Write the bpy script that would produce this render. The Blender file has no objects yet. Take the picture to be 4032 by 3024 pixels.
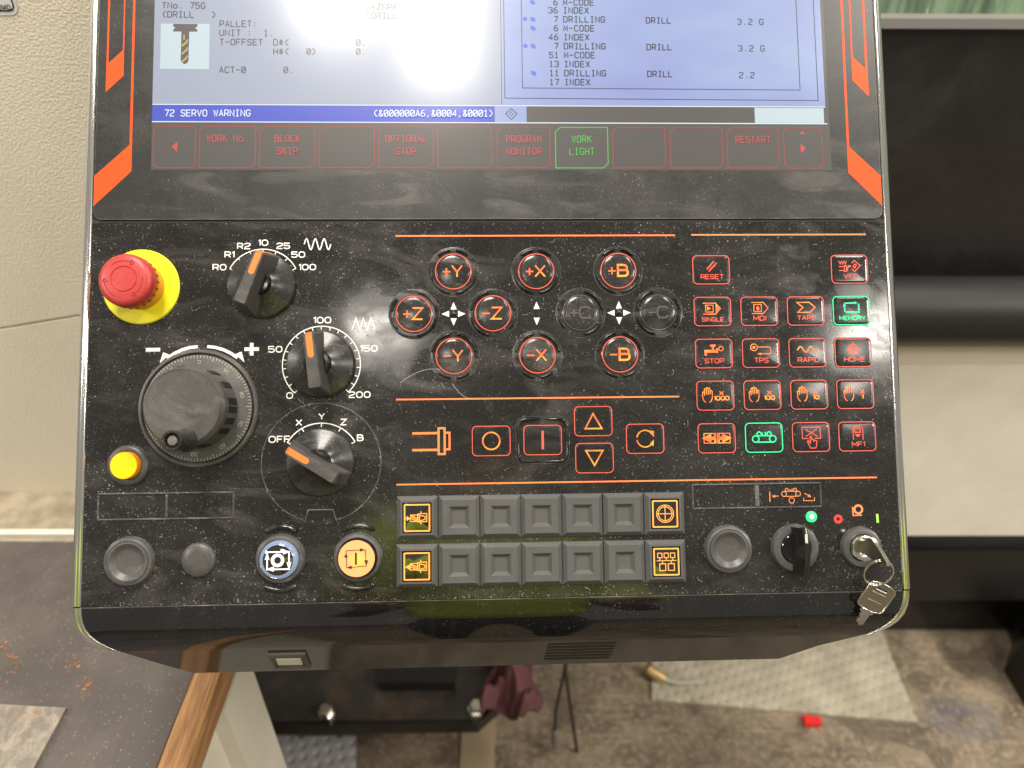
import bpy, math, random
from mathutils import Matrix, Vector
random.seed(7)
scene = bpy.context.scene
COL = scene.collection
PI = math.pi
rad = math.radians

# ------------------------------------------------------------------ camera
PITCH = 35.0
FPX = 2850.0
CAM = Vector((0.0, 0.0, 1.5))
cd = bpy.data.cameras.new('camera')
cam = bpy.data.objects.new('camera', cd)
COL.objects.link(cam)
cam.location = CAM
cam.rotation_euler = (rad(90 - PITCH), 0, 0)
cd.sensor_width = 36.0
cd.lens = FPX / 4032 * 36
cd.clip_start = 0.02
cd.clip_end = 60
cd.dof.use_dof = True
cd.dof.focus_distance = 0.61
cd.dof.aperture_fstop = 4.2
scene.camera = cam

# ------------------------------------------------------------------ world and light
w = bpy.data.worlds.new('World')
scene.world = w
w.use_nodes = True
bg = w.node_tree.nodes['Background']
bg.inputs[0].default_value = (1.0, 0.92, 0.81, 1)
bg.inputs[1].default_value = 0.31

def area(name, loc, sx, sy, power, col=(1, 0.94, 0.85), rot=(0, 0, 0)):
    l = bpy.data.lights.new(name, 'AREA')
    l.shape = 'RECTANGLE'
    l.size = sx
    l.size_y = sy
    l.energy = power
    l.color = col
    o = bpy.data.objects.new(name, l)
    COL.objects.link(o)
    o.location = loc
    o.rotation_euler = rot
    return o
area('ceiling_or_fill_lamp', (-0.12, 0.24, 3.4), 0.22, 1.0, 34)
area('ceiling_or_fill_lamp', (-0.49, 0.43, 3.4), 0.23, 1.08, 36)
area('ceiling_or_fill_lamp', (-0.44, -1.52, 3.4), 0.26, 0.26, 6)
area('ceiling_or_fill_lamp', (2.10, -1.50, 3.4), 0.34, 0.34, 15)
area('ceiling_or_fill_lamp', (1.50, 0.55, 3.4), 0.3, 1.2, 40)
area('ceiling_or_fill_lamp', (3.20, -0.80, 3.0), 0.3, 1.2, 135)  # unseen fill lamp, added to brighten the machine front on the right
area('ceiling_or_fill_lamp', (-2.70, -0.90, 3.0), 0.3, 1.2, 70)  # unseen fill lamp, added to brighten the wall on the left
scene.view_settings.view_transform = 'Standard'
scene.view_settings.look = 'None'
scene.view_settings.exposure = 0.0
scene.view_settings.gamma = 1.0
scene.cycles.max_bounces = 6
scene.cycles.diffuse_bounces = 3
scene.cycles.glossy_bounces = 3
scene.cycles.transmission_bounces = 3

# ------------------------------------------------------------------ panel frame (local: x right, y up, z out of the panel, metres)
PANEL = Matrix(((0.999268, -0.0125886, 0.0361286, 0.0), (0.0363, 0.6309814, -0.7749637, 0.4914912), (-0.01304, 0.7756958, 0.6309723, 1.1558541), (0, 0, 0, 1)))
q = PANEL.to_3x3()
X = q.col[0].normalized(); Zv = q.col[2].normalized(); Yv = Zv.cross(X).normalized(); X = Yv.cross(Zv)
PANEL = Matrix(((X.x, Yv.x, Zv.x, 0.0), (X.y, Yv.y, Zv.y, 0.4914912), (X.z, Yv.z, Zv.z, 1.1558541), (0, 0, 0, 1)))

# ------------------------------------------------------------------ materials
def sock(n, name):
    return n.inputs[name]

def mat(name, col, rough=0.5, metal=0.0, emit=None, es=0.0, spec=0.5, coat=0.0, coat_rough=0.1):
    m = bpy.data.materials.new(name)
    m.use_nodes = True
    b = m.node_tree.nodes['Principled BSDF']
    b.inputs['Base Color'].default_value = (*col, 1)
    b.inputs['Roughness'].default_value = rough
    b.inputs['Metallic'].default_value = metal
    b.inputs['Specular IOR Level'].default_value = spec
    b.inputs['Coat Weight'].default_value = coat
    b.inputs['Coat Roughness'].default_value = coat_rough
    if emit:
        b.inputs['Emission Color'].default_value = (*emit, 1)
        b.inputs['Emission Strength'].default_value = es
    return m

class NT:
    """small helper around a material's node tree"""
    def __init__(s, m, place=False):
        s.t = m.node_tree
        s.b = s.t.nodes['Principled BSDF']
        if place:
            s.co = s.t.nodes.new('ShaderNodeNewGeometry').outputs['Position']
        else:
            s.co = s.t.nodes.new('ShaderNodeTexCoord').outputs['Object']
    def node(s, typ, **kw):
        n = s.t.nodes.new(typ)
        for k, v in kw.items():
            setattr(n, k, v)
        return n
    def link(s, a, b):
        s.t.links.new(a, b)
    def mapping(s, scale=(1, 1, 1), rot=(0, 0, 0), loc=(0, 0, 0)):
        n = s.node('ShaderNodeMapping')
        n.inputs['Scale'].default_value = scale
        n.inputs['Rotation'].default_value = rot
        n.inputs['Location'].default_value = loc
        s.link(s.co, n.inputs[0])
        return n.outputs[0]
    def noise(s, scale, detail=3, rough=0.5, vec=None, dist=0.0):
        n = s.node('ShaderNodeTexNoise')
        n.inputs['Scale'].default_value = scale
        n.inputs['Detail'].default_value = detail
        n.inputs['Roughness'].default_value = rough
        n.inputs['Distortion'].default_value = dist
        s.link(vec or s.co, n.inputs['Vector'])
        return n.outputs['Fac']
    def ramp(s, fac, lo, hi, a=0.0, b=1.0):
        n = s.node('ShaderNodeMapRange')
        n.inputs[1].default_value = lo
        n.inputs[2].default_value = hi
        n.inputs[3].default_value = a
        n.inputs[4].default_value = b
        s.link(fac, n.inputs[0])
        return n.outputs[0]
    def math(s, op, a, b=None):
        n = s.node('ShaderNodeMath', operation=op)
        for i, v in enumerate((a, b)):
            if v is None:
                continue
            if isinstance(v, (int, float)):
                n.inputs[i].default_value = v
            else:
                s.link(v, n.inputs[i])
        return n.outputs[0]
    def mix(s, fac, a, b):
        n = s.node('ShaderNodeMix', data_type='RGBA')
        if isinstance(fac, (int, float)):
            n.inputs[0].default_value = fac
        else:
            s.link(fac, n.inputs[0])
        for sk, v in ((n.inputs[6], a), (n.inputs[7], b)):
            if isinstance(v, tuple):
                sk.default_value = (*v, 1)
            else:
                s.link(v, sk)
        return n.outputs[2]
    def bump(s, h, strength=0.2, dist=0.001, into=None):
        n = s.node('ShaderNodeBump')
        n.inputs['Strength'].default_value = strength
        n.inputs['Distance'].default_value = dist
        s.link(h, n.inputs['Height'])
        if into is not None:
            s.link(into, n.inputs['Normal'])
        s.link(n.outputs[0], s.b.inputs['Normal'])
        return n.outputs[0]
    def specks(s, cells, r_lo, r_hi, keep, stretch=(1, 1, 1), rot=0.0):
        """round grains of dust: Voronoi cells of which a share keep one grain each"""
        v = s.node('ShaderNodeTexVoronoi')
        v.inputs['Scale'].default_value = cells
        s.link(s.mapping(stretch, (0, 0, rot)), v.inputs['Vector'])
        sep = s.node('ShaderNodeSeparateColor')
        s.link(v.outputs['Color'], sep.inputs[0])
        size = s.ramp(sep.outputs[0], 0, 1, r_lo, r_hi)
        inside = s.math('SUBTRACT', size, v.outputs['Distance'])
        m = s.ramp(inside, 0.0, r_hi * 0.35)
        k = s.math('LESS_THAN', sep.outputs[1], keep)
        return s.math('MULTIPLY', m, k)

def dusty(name, base, rough, film=0.05, specks=1.0, dust=(0.50, 0.465, 0.425), wave=0.0, spec=0.5, smear=(5, 22, 1), smear_rot=0.0, grain=0.0, rough_dust=0.75):
    m = mat(name, base, rough, spec=spec)
    n = NT(m, True)
    patch = n.noise(9.0, 5, 0.6)
    dense = n.math('MULTIPLY', n.ramp(patch, 0.36, 0.66, 0.2, 1.0), n.ramp(n.noise(33, 3, 0.6), 0.35, 0.6, 0.35, 1.2))
    a = n.specks(260, 0.10, 0.24, 0.45)
    b = n.specks(420, 0.10, 0.30, 0.5, (1, 0.55, 1), 0.7)
    c = n.specks(150, 0.04, 0.12, 0.30, (1, 0.6, 1), -0.5)
    fine = n.ramp(n.noise(900, 2, 0.6), 0.55, 0.75)
    d = n.specks(620, 0.12, 0.34, 0.55, (1, 0.7, 1), 1.1)
    e = n.specks(300, 0.05, 0.16, 0.30, (1, 0.45, 1), -0.9)
    cover = n.math('MAXIMUM', n.math('MULTIPLY', a, 0.40), n.math('MAXIMUM', n.math('MULTIPLY', b, 0.40), n.math('MULTIPLY', c, 0.8)))
    cover = n.math('MAXIMUM', cover, n.math('MAXIMUM', n.math('MULTIPLY', d, 0.30), n.math('MULTIPLY', e, 1.6)))
    cover = n.math('MULTIPLY', n.math('MULTIPLY', cover, dense), specks)
    sm = n.ramp(n.noise(1.0, 6, 0.62, n.mapping((smear[0] * 4, smear[1] * 4, 4), (0, 0, smear_rot)), 1.3), 0.50, 0.76, 0.0, 1.0)
    sm = n.math('MULTIPLY', sm, n.ramp(n.noise(5, 3), 0.42, 0.7, 0.15, 1.0))
    filmf = n.math('ADD', n.math('MULTIPLY', sm, film * 3.6), n.math('MULTIPLY', fine, film * 0.9))
    filmf = n.math('ADD', filmf, n.math('MULTIPLY', dense, film * 0.55))
    fac = n.math('MINIMUM', n.math('ADD', cover, filmf), 0.95)
    n.link(n.mix(fac, base, dust), n.b.inputs['Base Color'])
    n.link(n.ramp(n.math('ADD', fac, n.math('MULTIPLY', sm, 0.12)), 0, 0.7, rough, rough_dust), n.b.inputs['Roughness'])
    if wave or grain:
        h = n.noise(14, 2, 0.5)
        o = n.bump(h, 1.0, wave)
        if grain:
            n.bump(n.noise(700, 2, 0.5), 0.6, grain, o)
    return m

M = {}
M['panel'] = dusty('glossy_black_membrane', (0.010, 0.0095, 0.009), 0.10, film=0.044, specks=0.68, spec=0.6, wave=0.0006, smear=(3, 11, 1), smear_rot=0.35)
M['bezel'] = dusty('black_bezel_glass', (0.013, 0.0128, 0.0125), 0.32, film=0.062, specks=0.3, spec=0.55, smear=(2.5, 14, 1), smear_rot=0.25)
M['lower'] = dusty('gloss_black_lip', (0.006, 0.006, 0.006), 0.05, film=0.006, specks=0.30, spec=0.9, smear=(9, 5, 1))
M['facet'] = dusty('satin_black_underside', (0.018, 0.017, 0.018), 0.07, film=0.016, specks=0.12, spec=0.9)
M['key'] = dusty('black_key_skin', (0.009, 0.0085, 0.009), 0.17, film=0.030, specks=0.45, wave=0.00012)
M['axiskey'] = dusty('black_domed_key_skin', (0.011, 0.0105, 0.0105), 0.16, film=0.085, specks=0.7)
M['rim'] = dusty('dusty_black_rim', (0.04, 0.037, 0.034), 0.35, film=0.22, specks=1.0)
M['guard'] = dusty('polished_black_guard', (0.008, 0.008, 0.008), 0.12, film=0.06, specks=0.8)
M['cap'] = dusty('grey_key_plastic', (0.078, 0.077, 0.077), 0.44, film=0.05, specks=0.3, dust=(0.34, 0.32, 0.29), grain=0.00005)
M['blank'] = dusty('dark_button_plastic', (0.062, 0.060, 0.059), 0.36, film=0.07, specks=0.35, grain=0.00003)
M['knob'] = dusty('grained_black_plastic', (0.042, 0.040, 0.039), 0.42, film=0.09, specks=0.45, grain=0.00012)
M['skirt'] = dusty('smooth_black_skirt', (0.016, 0.0155, 0.015), 0.22, film=0.05, specks=0.5)
M['wheel'] = dusty('worn_black_wheel', (0.045, 0.043, 0.042), 0.34, film=0.13, specks=0.15, smear=(3, 9, 1), smear_rot=0.5, grain=0.00004)
M['gloss'] = mat('gloss_black', (0.012, 0.012, 0.012), 0.12)
M['dark'] = mat('gap_black', (0.006, 0.006, 0.006), 0.6)
M['white'] = mat('white_ink', (0.80, 0.79, 0.75), 0.5)
M['dimink'] = mat('unlit_grey_ink', (0.075, 0.072, 0.066), 0.5)
M['tickink'] = mat('dial_ink', (0.42, 0.38, 0.30), 0.5)
M['orange'] = mat('orange_paint', (0.66, 0.075, 0.010), 0.38, spec=0.3)
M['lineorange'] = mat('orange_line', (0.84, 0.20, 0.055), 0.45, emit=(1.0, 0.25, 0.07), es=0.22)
M['legendorange'] = mat('orange_ink', (0.80, 0.26, 0.09), 0.5)
M['dialorange'] = dusty('dial_orange', (0.88, 0.20, 0.03), 0.5, film=0.10, specks=0.25, dust=(0.5, 0.14, 0.03))
M['led_red'] = mat('backlit_red', (0.5, 0.05, 0.03), 0.4, emit=(1.0, 0.10, 0.04), es=0.80)
M['led_pink'] = mat('backlit_outline', (0.5, 0.09, 0.06), 0.4, emit=(1.0, 0.15, 0.085), es=0.62)
def uneven_led(name, a, b, es):
    m = mat(name, (0.4, 0.06, 0.04), 0.4, emit=a, es=es)
    n = NT(m, True)
    n.link(n.mix(n.ramp(n.noise(48, 2), 0.38, 0.62), a, b), n.b.inputs['Emission Color'])
    return m
M['led_pink'] = uneven_led('backlit_outline', (1.0, 0.16, 0.085), (0.72, 0.085, 0.06), 0.62)
M['led_red'] = uneven_led('backlit_red', (1.0, 0.125, 0.045), (0.80, 0.065, 0.035), 0.82)
M['led_green'] = mat('backlit_green', (0.02, 0.5, 0.2), 0.4, emit=(0.02, 0.85, 0.27), es=0.85)
def gradient_led(name, a, b, scale, es):
    m = mat(name, (0.4, 0.1, 0.03), 0.4, emit=a, es=es)
    n = NT(m)
    f = n.ramp(n.noise(scale, 1), 0.42, 0.60)
    n.link(n.mix(f, a, b), n.b.inputs['Emission Color'])
    return m
M['led_orange'] = gradient_led('backlit_orange', (1.0, 0.12, 0.02), (1.0, 0.46, 0.03), 95, 0.95)
M['led_amber'] = mat('backlit_amber', (0.6, 0.25, 0.05), 0.4, emit=(1.0, 0.36, 0.065), es=0.95)
M['estop'] = dusty('red_plastic', (0.44, 0.030, 0.026), 0.38, film=0.09, specks=0.1, dust=(0.70, 0.24, 0.22), grain=0.00002)
M['estop_dark'] = mat('red_groove', (0.28, 0.012, 0.012), 0.5)
M['yellow'] = dusty('yellow_plastic', (0.83, 0.74, 0.012), 0.42, film=0.03, specks=0.5, dust=(0.30, 0.25, 0.06))
M['ledcore'] = mat('green_lamp_core', (0.1, 0.3, 0.1), 0.2, emit=(0.55, 1.0, 0.75), es=1.6)
M['amber'] = mat('amber_skirt', (0.80, 0.30, 0.01), 0.2)
M['lamp_yellow'] = mat('yellow_lens', (0.80, 0.58, 0.004), 0.3, emit=(1.0, 0.66, 0.0), es=0.10)
M['chrome'] = mat('chrome_trim', (0.80, 0.80, 0.77), 0.13, metal=1.0)
M['steel'] = mat('bright_steel', (0.75, 0.72, 0.66), 0.18, metal=1.0)
M['led'] = mat('green_lamp', (0.02, 0.2, 0.05), 0.2, emit=(0.035, 1.0, 0.20), es=1.6)
M['ring_white'] = mat('lit_clear_ring', (0.20, 0.25, 0.34), 0.06, emit=(0.50, 0.66, 1.0), es=0.20, coat=1.0, coat_rough=0.04)
M['startlens'] = mat('lit_orange_lens', (0.6, 0.28, 0.12), 0.25, emit=(1.0, 0.42, 0.13), es=0.66)
n = NT(M['startlens'])
g = n.node('ShaderNodeTexGradient', gradient_type='SPHERICAL')
n.link(n.mapping((95, 95, 0), loc=(-0.15, 0.1, 0)), g.inputs[0])
n.link(n.mix(n.ramp(g.outputs[1], 0.2, 0.75), (1.0, 0.37, 0.12), (1.0, 0.66, 0.0)), n.b.inputs['Emission Color'])
M['symboldark'] = mat('symbol_brown', (0.035, 0.015, 0.005), 0.5)
M['symbolwhite'] = mat('symbol_white', (0.8, 0.8, 0.78), 0.4, emit=(0.9, 0.95, 1.0), es=0.35)
M['printred'] = mat('red_ink', (0.75, 0.04, 0.03), 0.5)
M['printgreen'] = mat('lime_ink', (0.40, 0.75, 0.10), 0.5)
M['smoke'] = mat('smoked_lens', (0.010, 0.010, 0.009), 0.05, spec=1.0, coat=1.0, coat_rough=0.03)
M['pale'] = mat('pale_label', (0.55, 0.54, 0.44), 0.5)

# screen: light given off by the display plus the anti-glare glass in front of it
def screen(name, emit, es, base=(0.035, 0.035, 0.04), rough=0.42):
    m = mat(name, base, rough, spec=0.32, emit=emit, es=es, coat=0.8, coat_rough=0.165)
    n = NT(m)
    n.bump(n.noise(1800, 1), 0.35, 0.00004)
    return m
M['scr_left'] = screen('display_pale_grey', (0.56, 0.63, 0.80), 0.62)
M['scr_right'] = screen('display_lilac', (0.33, 0.43, 0.82), 0.80)
n = NT(M['scr_right'])
wv = n.ramp(n.noise(7, 2, 0.5, n.mapping((1, 2.2, 1), (0, 0, 0.6))), 0.3, 0.7)
n.link(n.mix(wv, (0.42, 0.56, 0.88), (0.32, 0.38, 0.80)), n.b.inputs['Emission Color'])
M['scr_blue'] = screen('display_blue', (0.004, 0.045, 0.60), 0.95)
M['scr_white'] = screen('display_white', (0.66, 0.80, 0.84), 0.85)
M['scr_dark'] = screen('display_dark', (0.07, 0.058, 0.050), 0.8, (0.03, 0.03, 0.03))  # backlight bleed, with emission raised to stand in for glare haze
M['scr_text'] = screen('display_dark_text', (0.05, 0.04, 0.05), 0.2, (0.02, 0.02, 0.02))
M['scr_line'] = screen('display_frame_line', (0.05, 0.08, 0.16), 0.5, (0.02, 0.02, 0.03))
M['scr_red'] = screen('display_red', (0.86, 0.085, 0.075), 0.72, (0.05, 0.02, 0.02))
M['scr_rededge'] = screen('display_red_edge', (0.50, 0.055, 0.055), 0.68, (0.05, 0.02, 0.02))
M['scr_green'] = screen('display_green', (0.10, 0.72, 0.075), 0.70, (0.02, 0.05, 0.02))
M['scr_textwhite'] = screen('display_white_text', (0.85, 0.92, 1.0), 0.95)
M['scr_dot'] = screen('display_blue_mark', (0.03, 0.14, 0.75), 0.9)
M['scr_brown'] = screen('display_tool_brown', (0.10, 0.06, 0.055), 0.6)
M['scr_gold'] = screen('display_tool_gold', (0.62, 0.52, 0.05), 0.8)

# ------------------------------------------------------------------ mesh builder
class MB:
    def __init__(s, k=0.001):
        s.v = []; s.f = []; s.k = k; s.zz = 0.0
    def add(s, vs, fs):
        o = len(s.v)
        s.v += [tuple(p) for p in vs]
        s.f += [tuple(i + o for i in f) for f in fs]
    def flat(s, pts, z):
        s.add([(x, y, z + s.zz) for x, y in pts], [range(len(pts))])
        s.zz += 0.02
    def ribbon(s, pts, wd, z, closed=False):
        P = [Vector(p) for p in pts]
        Q = [P[0]]
        for p in P[1:]:
            if (p - Q[-1]).length > 1e-4:
                Q.append(p)
        if closed and (Q[0] - Q[-1]).length < 1e-4:
            Q.pop()
        P = Q
        n = len(P)
        if n < 2:
            return
        L = []; R_ = []
        for i in range(n):
            a = P[i - 1] if (i > 0 or closed) else None
            b = P[(i + 1) % n] if (i < n - 1 or closed) else None
            d0 = (P[i] - a).normalized() if a is not None else None
            d1 = (b - P[i]).normalized() if b is not None else None
            if d0 is None: d0 = d1
            if d1 is None: d1 = d0
            n0 = Vector((-d0.y, d0.x)); n1 = Vector((-d1.y, d1.x))
            m = n0 + n1
            if m.length < 1e-3:
                m = n0.copy()
            m.normalize()
            k = min(1 / max(m.dot(n0), 0.35), 2.2)
            L.append(P[i] + m * wd / 2 * k); R_.append(P[i] - m * wd / 2 * k)
        z += s.zz
        s.zz += 0.02
        vs = [(p.x, p.y, z) for p in L] + [(p.x, p.y, z) for p in R_]
        fs = [(i, n + i, n + (i + 1) % n, (i + 1) % n) for i in range(n if closed else n - 1)]
        s.add(vs, fs)
    def prism(s, pts, z0, z1, inset=0.0):
        n = len(pts)
        cx = sum(p[0] for p in pts) / n; cy = sum(p[1] for p in pts) / n
        if inset:
            top = []
            for x, y in pts:
                l = math.hypot(x - cx, y - cy)
                top.append((x - (x - cx) / l * inset, y - (y - cy) / l * inset))
        else:
            top = pts
        vs = [(x, y, z0) for x, y in pts] + [(x, y, z1) for x, y in top]
        fs = [tuple(range(n, 2 * n)), tuple(reversed(range(n)))] + [(i, (i + 1) % n, n + (i + 1) % n, n + i) for i in range(n)]
        s.add(vs, fs)
    def box(s, x0, x1, y0, y1, z0, z1):
        s.prism([(x0, y0), (x1, y0), (x1, y1), (x0, y1)], z0, z1)
    def loft(s, rings, cap0=False, cap1=True, closed=True):
        n = len(rings[0])
        o = len(s.v)
        for r in rings:
            s.v += [tuple(p) for p in r]
        m = n if closed else n - 1
        for j in range(len(rings) - 1):
            for i in range(m):
                s.f.append((o + j * n + i, o + j * n + (i + 1) % n, o + (j + 1) * n + (i + 1) % n, o + (j + 1) * n + i))
        if cap0: s.f.append(tuple(o + i for i in reversed(range(n))))
        if cap1: s.f.append(tuple(o + (len(rings) - 1) * n + i for i in range(n)))
    def lathe(s, prof, cx=0, cy=0, n=48, cap=True):
        s.loft([[(cx + r * math.cos(2 * PI * i / n), cy + r * math.sin(2 * PI * i / n), z) for i in range(n)] for r, z in prof], cap0=False, cap1=cap)
    def tube(s, path, r, n=10, closed=False, cap=True):
        P = [Vector(p) for p in path]
        rings = []
        up = None
        N = len(P)
        for i in range(N):
            a = P[i - 1] if (i > 0 or closed) else P[i]
            b = P[(i + 1) % N] if (i < N - 1 or closed) else P[i]
            d = (b - a).normalized()
            if up is None:
                up = Vector((0, 0, 1)) if abs(d.z) < 0.9 else Vector((1, 0, 0))
            u = d.cross(up).normalized(); v = u.cross(d).normalized(); up = v
            rr = r[i] if isinstance(r, (list, tuple)) else r
            rings.append([tuple(P[i] + (u * math.cos(2 * PI * k / n) + v * math.sin(2 * PI * k / n)) * rr) for k in range(n)])
        if closed:
            rings.append(rings[0])
        s.loft(rings, cap0=cap and not closed, cap1=cap and not closed)
    def build(s, name, m, parent=None, smooth=False, loc=None, label=None, kind=None):
        me = bpy.data.meshes.new(name)
        k = s.k
        me.from_pydata([(x * k, y * k, z * k) for x, y, z in s.v], [], s.f)
        me.update()
        if smooth:
            me.shade_smooth()
            me.set_sharp_from_angle(angle=rad(smooth if smooth is not True else 35))
        me.materials.append(m)
        return link(name, me, parent, loc, label, kind)

def link(name, me, parent=None, loc=None, label=None, kind=None):
    o = bpy.data.objects.new(name, me)
    COL.objects.link(o)
    if parent: o.parent = parent
    if loc: o.location = tuple(c * 0.001 for c in loc)
    if label: o['label'] = label
    if kind: o['kind'] = kind
    return o

def thing(name, label, cat, loc=(0, 0, 0), group=None):
    o = bpy.data.objects.new(name, None)
    COL.objects.link(o)
    o.location = loc
    o.empty_display_size = 0.05
    tag(o, label, cat, group)
    return o

def tag(o, label, cat, group=None):
    o['label'] = label; o['category'] = cat
    if group: o['group'] = group
    return o

def circ(cx, cy, r, a0=0, a1=360, n=32):
    return [(cx + r * math.cos(rad(a0 + (a1 - a0) * i / n)), cy + r * math.sin(rad(a0 + (a1 - a0) * i / n))) for i in range(n + 1)]

def rrect(x0, x1, y0, y1, r, n=6):
    out = []
    for cx, cy, a in ((x1 - r, y1 - r, 0), (x0 + r, y1 - r, 90), (x0 + r, y0 + r, 180), (x1 - r, y0 + r, 270)):
        out += [(cx + r * math.cos(rad(a + 90 * i / n)), cy + r * math.sin(rad(a + 90 * i / n))) for i in range(n + 1)]
    return out

# ------------------------------------------------------------------ a drawn stroke alphabet: each stroke is a list of corners, '*' = rounded corner, 'c' = closed
G = {
 'A': (1, ["0,0 .5,1 1,0", ".2,.34 .8,.34"]), 'B': (1, ["c 0,0 0,1 .92,1* .92,.53* .92,.53 1,.5* 1,0*", "0,.53 .9,.53"]),
 'C': (1, ["1,.78 1,1* 0,1* 0,0* 1,0* 1,.22"]), 'D': (1, ["c 0,0 0,1 1,1* 1,0*"]), 'E': (.92, ["1,1 0,1 0,0 1,0", "0,.52 .9,.52"]),
 'F': (.9, ["1,1 0,1 0,0", "0,.5 .85,.5"]), 'G': (1, ["1,.78 1,1* 0,1* 0,0* 1,0* 1,.46 .55,.46"]), 'H': (1, ["0,0 0,1", "1,0 1,1", "0,.5 1,.5"]),
 'I': (.12, [".5,0 .5,1"]), 'K': (1, ["0,0 0,1", "1,1 0,.42", ".35,.62 1,0"]), 'L': (.9, ["0,1 0,0 1,0"]),
 'M': (1.15, ["0,0 0,1 .5,.25 1,1 1,0"]), 'N': (1, ["0,0 0,1 1,0 1,1"]), 'O': (1.08, ["c 0,0* 0,1* 1,1* 1,0*"]), 'P': (1, ["0,0 0,1 1,1* 1,.42* 0,.42"]),
 'R': (1, ["0,0 0,1 1,1* 1,.44* 0,.44", ".55,.44 1,0"]), 'S': (1, ["1,.8 1,1* 0,1* 0,.5* 1,.5* 1,0* 0,0* 0,.2"]), 'T': (1, ["0,1 1,1", ".5,1 .5,0"]),
 'U': (1, ["0,1 0,0* 1,0* 1,1"]), 'V': (1, ["0,1 .5,0 1,1"]), 'W': (1.2, ["0,1 .25,0 .5,.8 .75,0 1,1"]), 'X': (1, ["0,0 1,1", "0,1 1,0"]), 'Y': (1, ["0,1 .5,.45 1,1", ".5,.45 .5,0"]), 'Z': (1, ["0,1 1,1 0,0 1,0"]),
 '0': (1.05, ["c 0,0* 0,1* 1,1* 1,0*"]), '1': (.32, ["0,.82 1,1 1,0"]), '2': (1, ["0,.78 0,1* 1,1* 1,.55* 0,.35* 0,0 1,0"]), '3': (1, ["0,.82 0,1* 1,1* 1,.52* .4,.52", ".6,.52 1,.52* 1,0* 0,0* 0,.2"]),
 '4': (1, [".75,0 .75,1 0,.28 1,.28"]), '5': (1, ["1,1 0,1 0,.56 1,.6* 1,0* 0,0* 0,.2"]), '6': (1, [".9,1 .35,1* 0,.5* 0,0* 1,0* 1,.55* .1,.55"]), '7': (1, ["0,1 1,1 .4,0"]),
 '8': (1, ["c .08,.53* .08,1* .92,1* .92,.53*", "c 0,0* 0,.53* 1,.53* 1,0*"]), '9': (1, [".1,0 .65,0* 1,.5* 1,1* 0,1* 0,.45* .95,.45"]),
 '+': (1, ["0,.48 1,.48", ".5,0 .5,.95"]), '-': (1, ["0,.5 1,.5"]), '.': (.3, [".5,0 .5,.12"]), ',': (.3, [".6,.14 .3,-.16"]), ':': (.3, [".5,.12 .5,.24", ".5,.62 .5,.74"]),
 '(': (.4, ["1,1.05 .3,.75* .3,.25* 1,-.05"]), ')': (.4, ["0,1.05 .7,.75* .7,.25* 0,-.05"]), '#': (1, [".3,0 .3,1", ".7,0 .7,1", "0,.33 1,.33", "0,.67 1,.67"]),
 '&': (1, ["1,0 .15,.72* .3,1* .7,1* .7,.7* 0,.3* .2,0* .7,0* 1,.4"]), 'o': (.8, ["c 0,0* 0,.65* 1,.65* 1,0*"]), 'i': (.15, [".5,0 .5,.65", ".5,.85 .5,1"]), 'x': (.8, ["0,0 1,.7", "0,.7 1,0"]),
 ' ': (.6, []),
}
GM = dict(G)   # the screen's fixed-width letters differ in a few signs
GM['0'] = (1, ["c 0,0* 0,1* 1,1* 1,0*", "0,.12 1,.88"]); GM['I'] = (1, [".15,1 .85,1", ".5,1 .5,0", ".15,0 .85,0"]); GM['1'] = (1, [".15,.78 .5,1 .5,0", ".15,0 .85,0"])
GM['.'] = (1, [".35,.06 .65,.06"]); GM[','] = (1, [".55,.14 .3,-.16"]); GM[':'] = (1, [".35,.2 .65,.2", ".35,.7 .65,.7"]); GM['o'] = (1, ["c 0,0* 0,.65* 1,.65* 1,0*"])

def stroke(spec, x0, y0, w_, h_):
    toks = spec.split()
    closed = toks[0] == 'c'
    if closed: toks = toks[1:]
    P = []
    for t in toks:
        rd = t.endswith('*')
        a, b = t.rstrip('*').split(',')
        P.append((Vector((x0 + float(a) * w_, y0 + float(b) * h_)), rd))
    R0 = min(w_, h_) * 0.48
    out = []
    n = len(P)
    for i, (p, rd) in enumerate(P):
        if not rd or (not closed and i in (0, n - 1)):
            out.append(p); continue
        a = P[i - 1][0]; b = P[(i + 1) % n][0]
        la = (a - p).length; lb = (b - p).length
        ra = min(R0, la * (0.5 if P[i - 1][1] else 0.95)); rb = min(R0, lb * (0.5 if P[(i + 1) % n][1] else 0.95))
        s_ = p + (a - p) / max(la, 1e-6) * ra; e = p + (b - p) / max(lb, 1e-6) * rb
        for k in range(6):
            t = k / 5
            # close to a circular arc
            out.append((s_ * (1 - t) ** 2 + p * 2 * t * (1 - t) * 1.0 + e * t ** 2))
    return [(p.x, p.y) for p in out], closed

def text(mb, s, x, y, h, w_, sw, z, anchor='c', gap=None, mono=None, rot=0.0):
    """x, y: middle of the line's height at its left end or centre"""
    gs = GM if mono else G
    gap = w_ * 0.34 if gap is None else gap
    pos = []; cx = 0
    for ch in s:
        g = gs.get(ch, gs[' '])
        cw = w_ if mono else w_ * g[0]
        pos.append((cx, cw, g)); cx += mono if mono else cw + gap
    tot = cx - ((mono - w_) if mono else gap)
    ox = {'c': -tot / 2, 'l': 0, 'r': -tot}[anchor]
    c, s_ = math.cos(rad(rot)), math.sin(rad(rot))
    for px, cw, g in pos:
        for sp in g[1]:
            pts, cl = stroke(sp, ox + px, -h / 2, cw, h)
            mb.ribbon([(x + a * c - b * s_, y + a * s_ + b * c) for a, b in pts], sw, z, cl)

def icon_pts(cx, cy, k, pts):
    return [((a - cx) * k, -(b - cy) * k) for a, b in pts]

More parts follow.
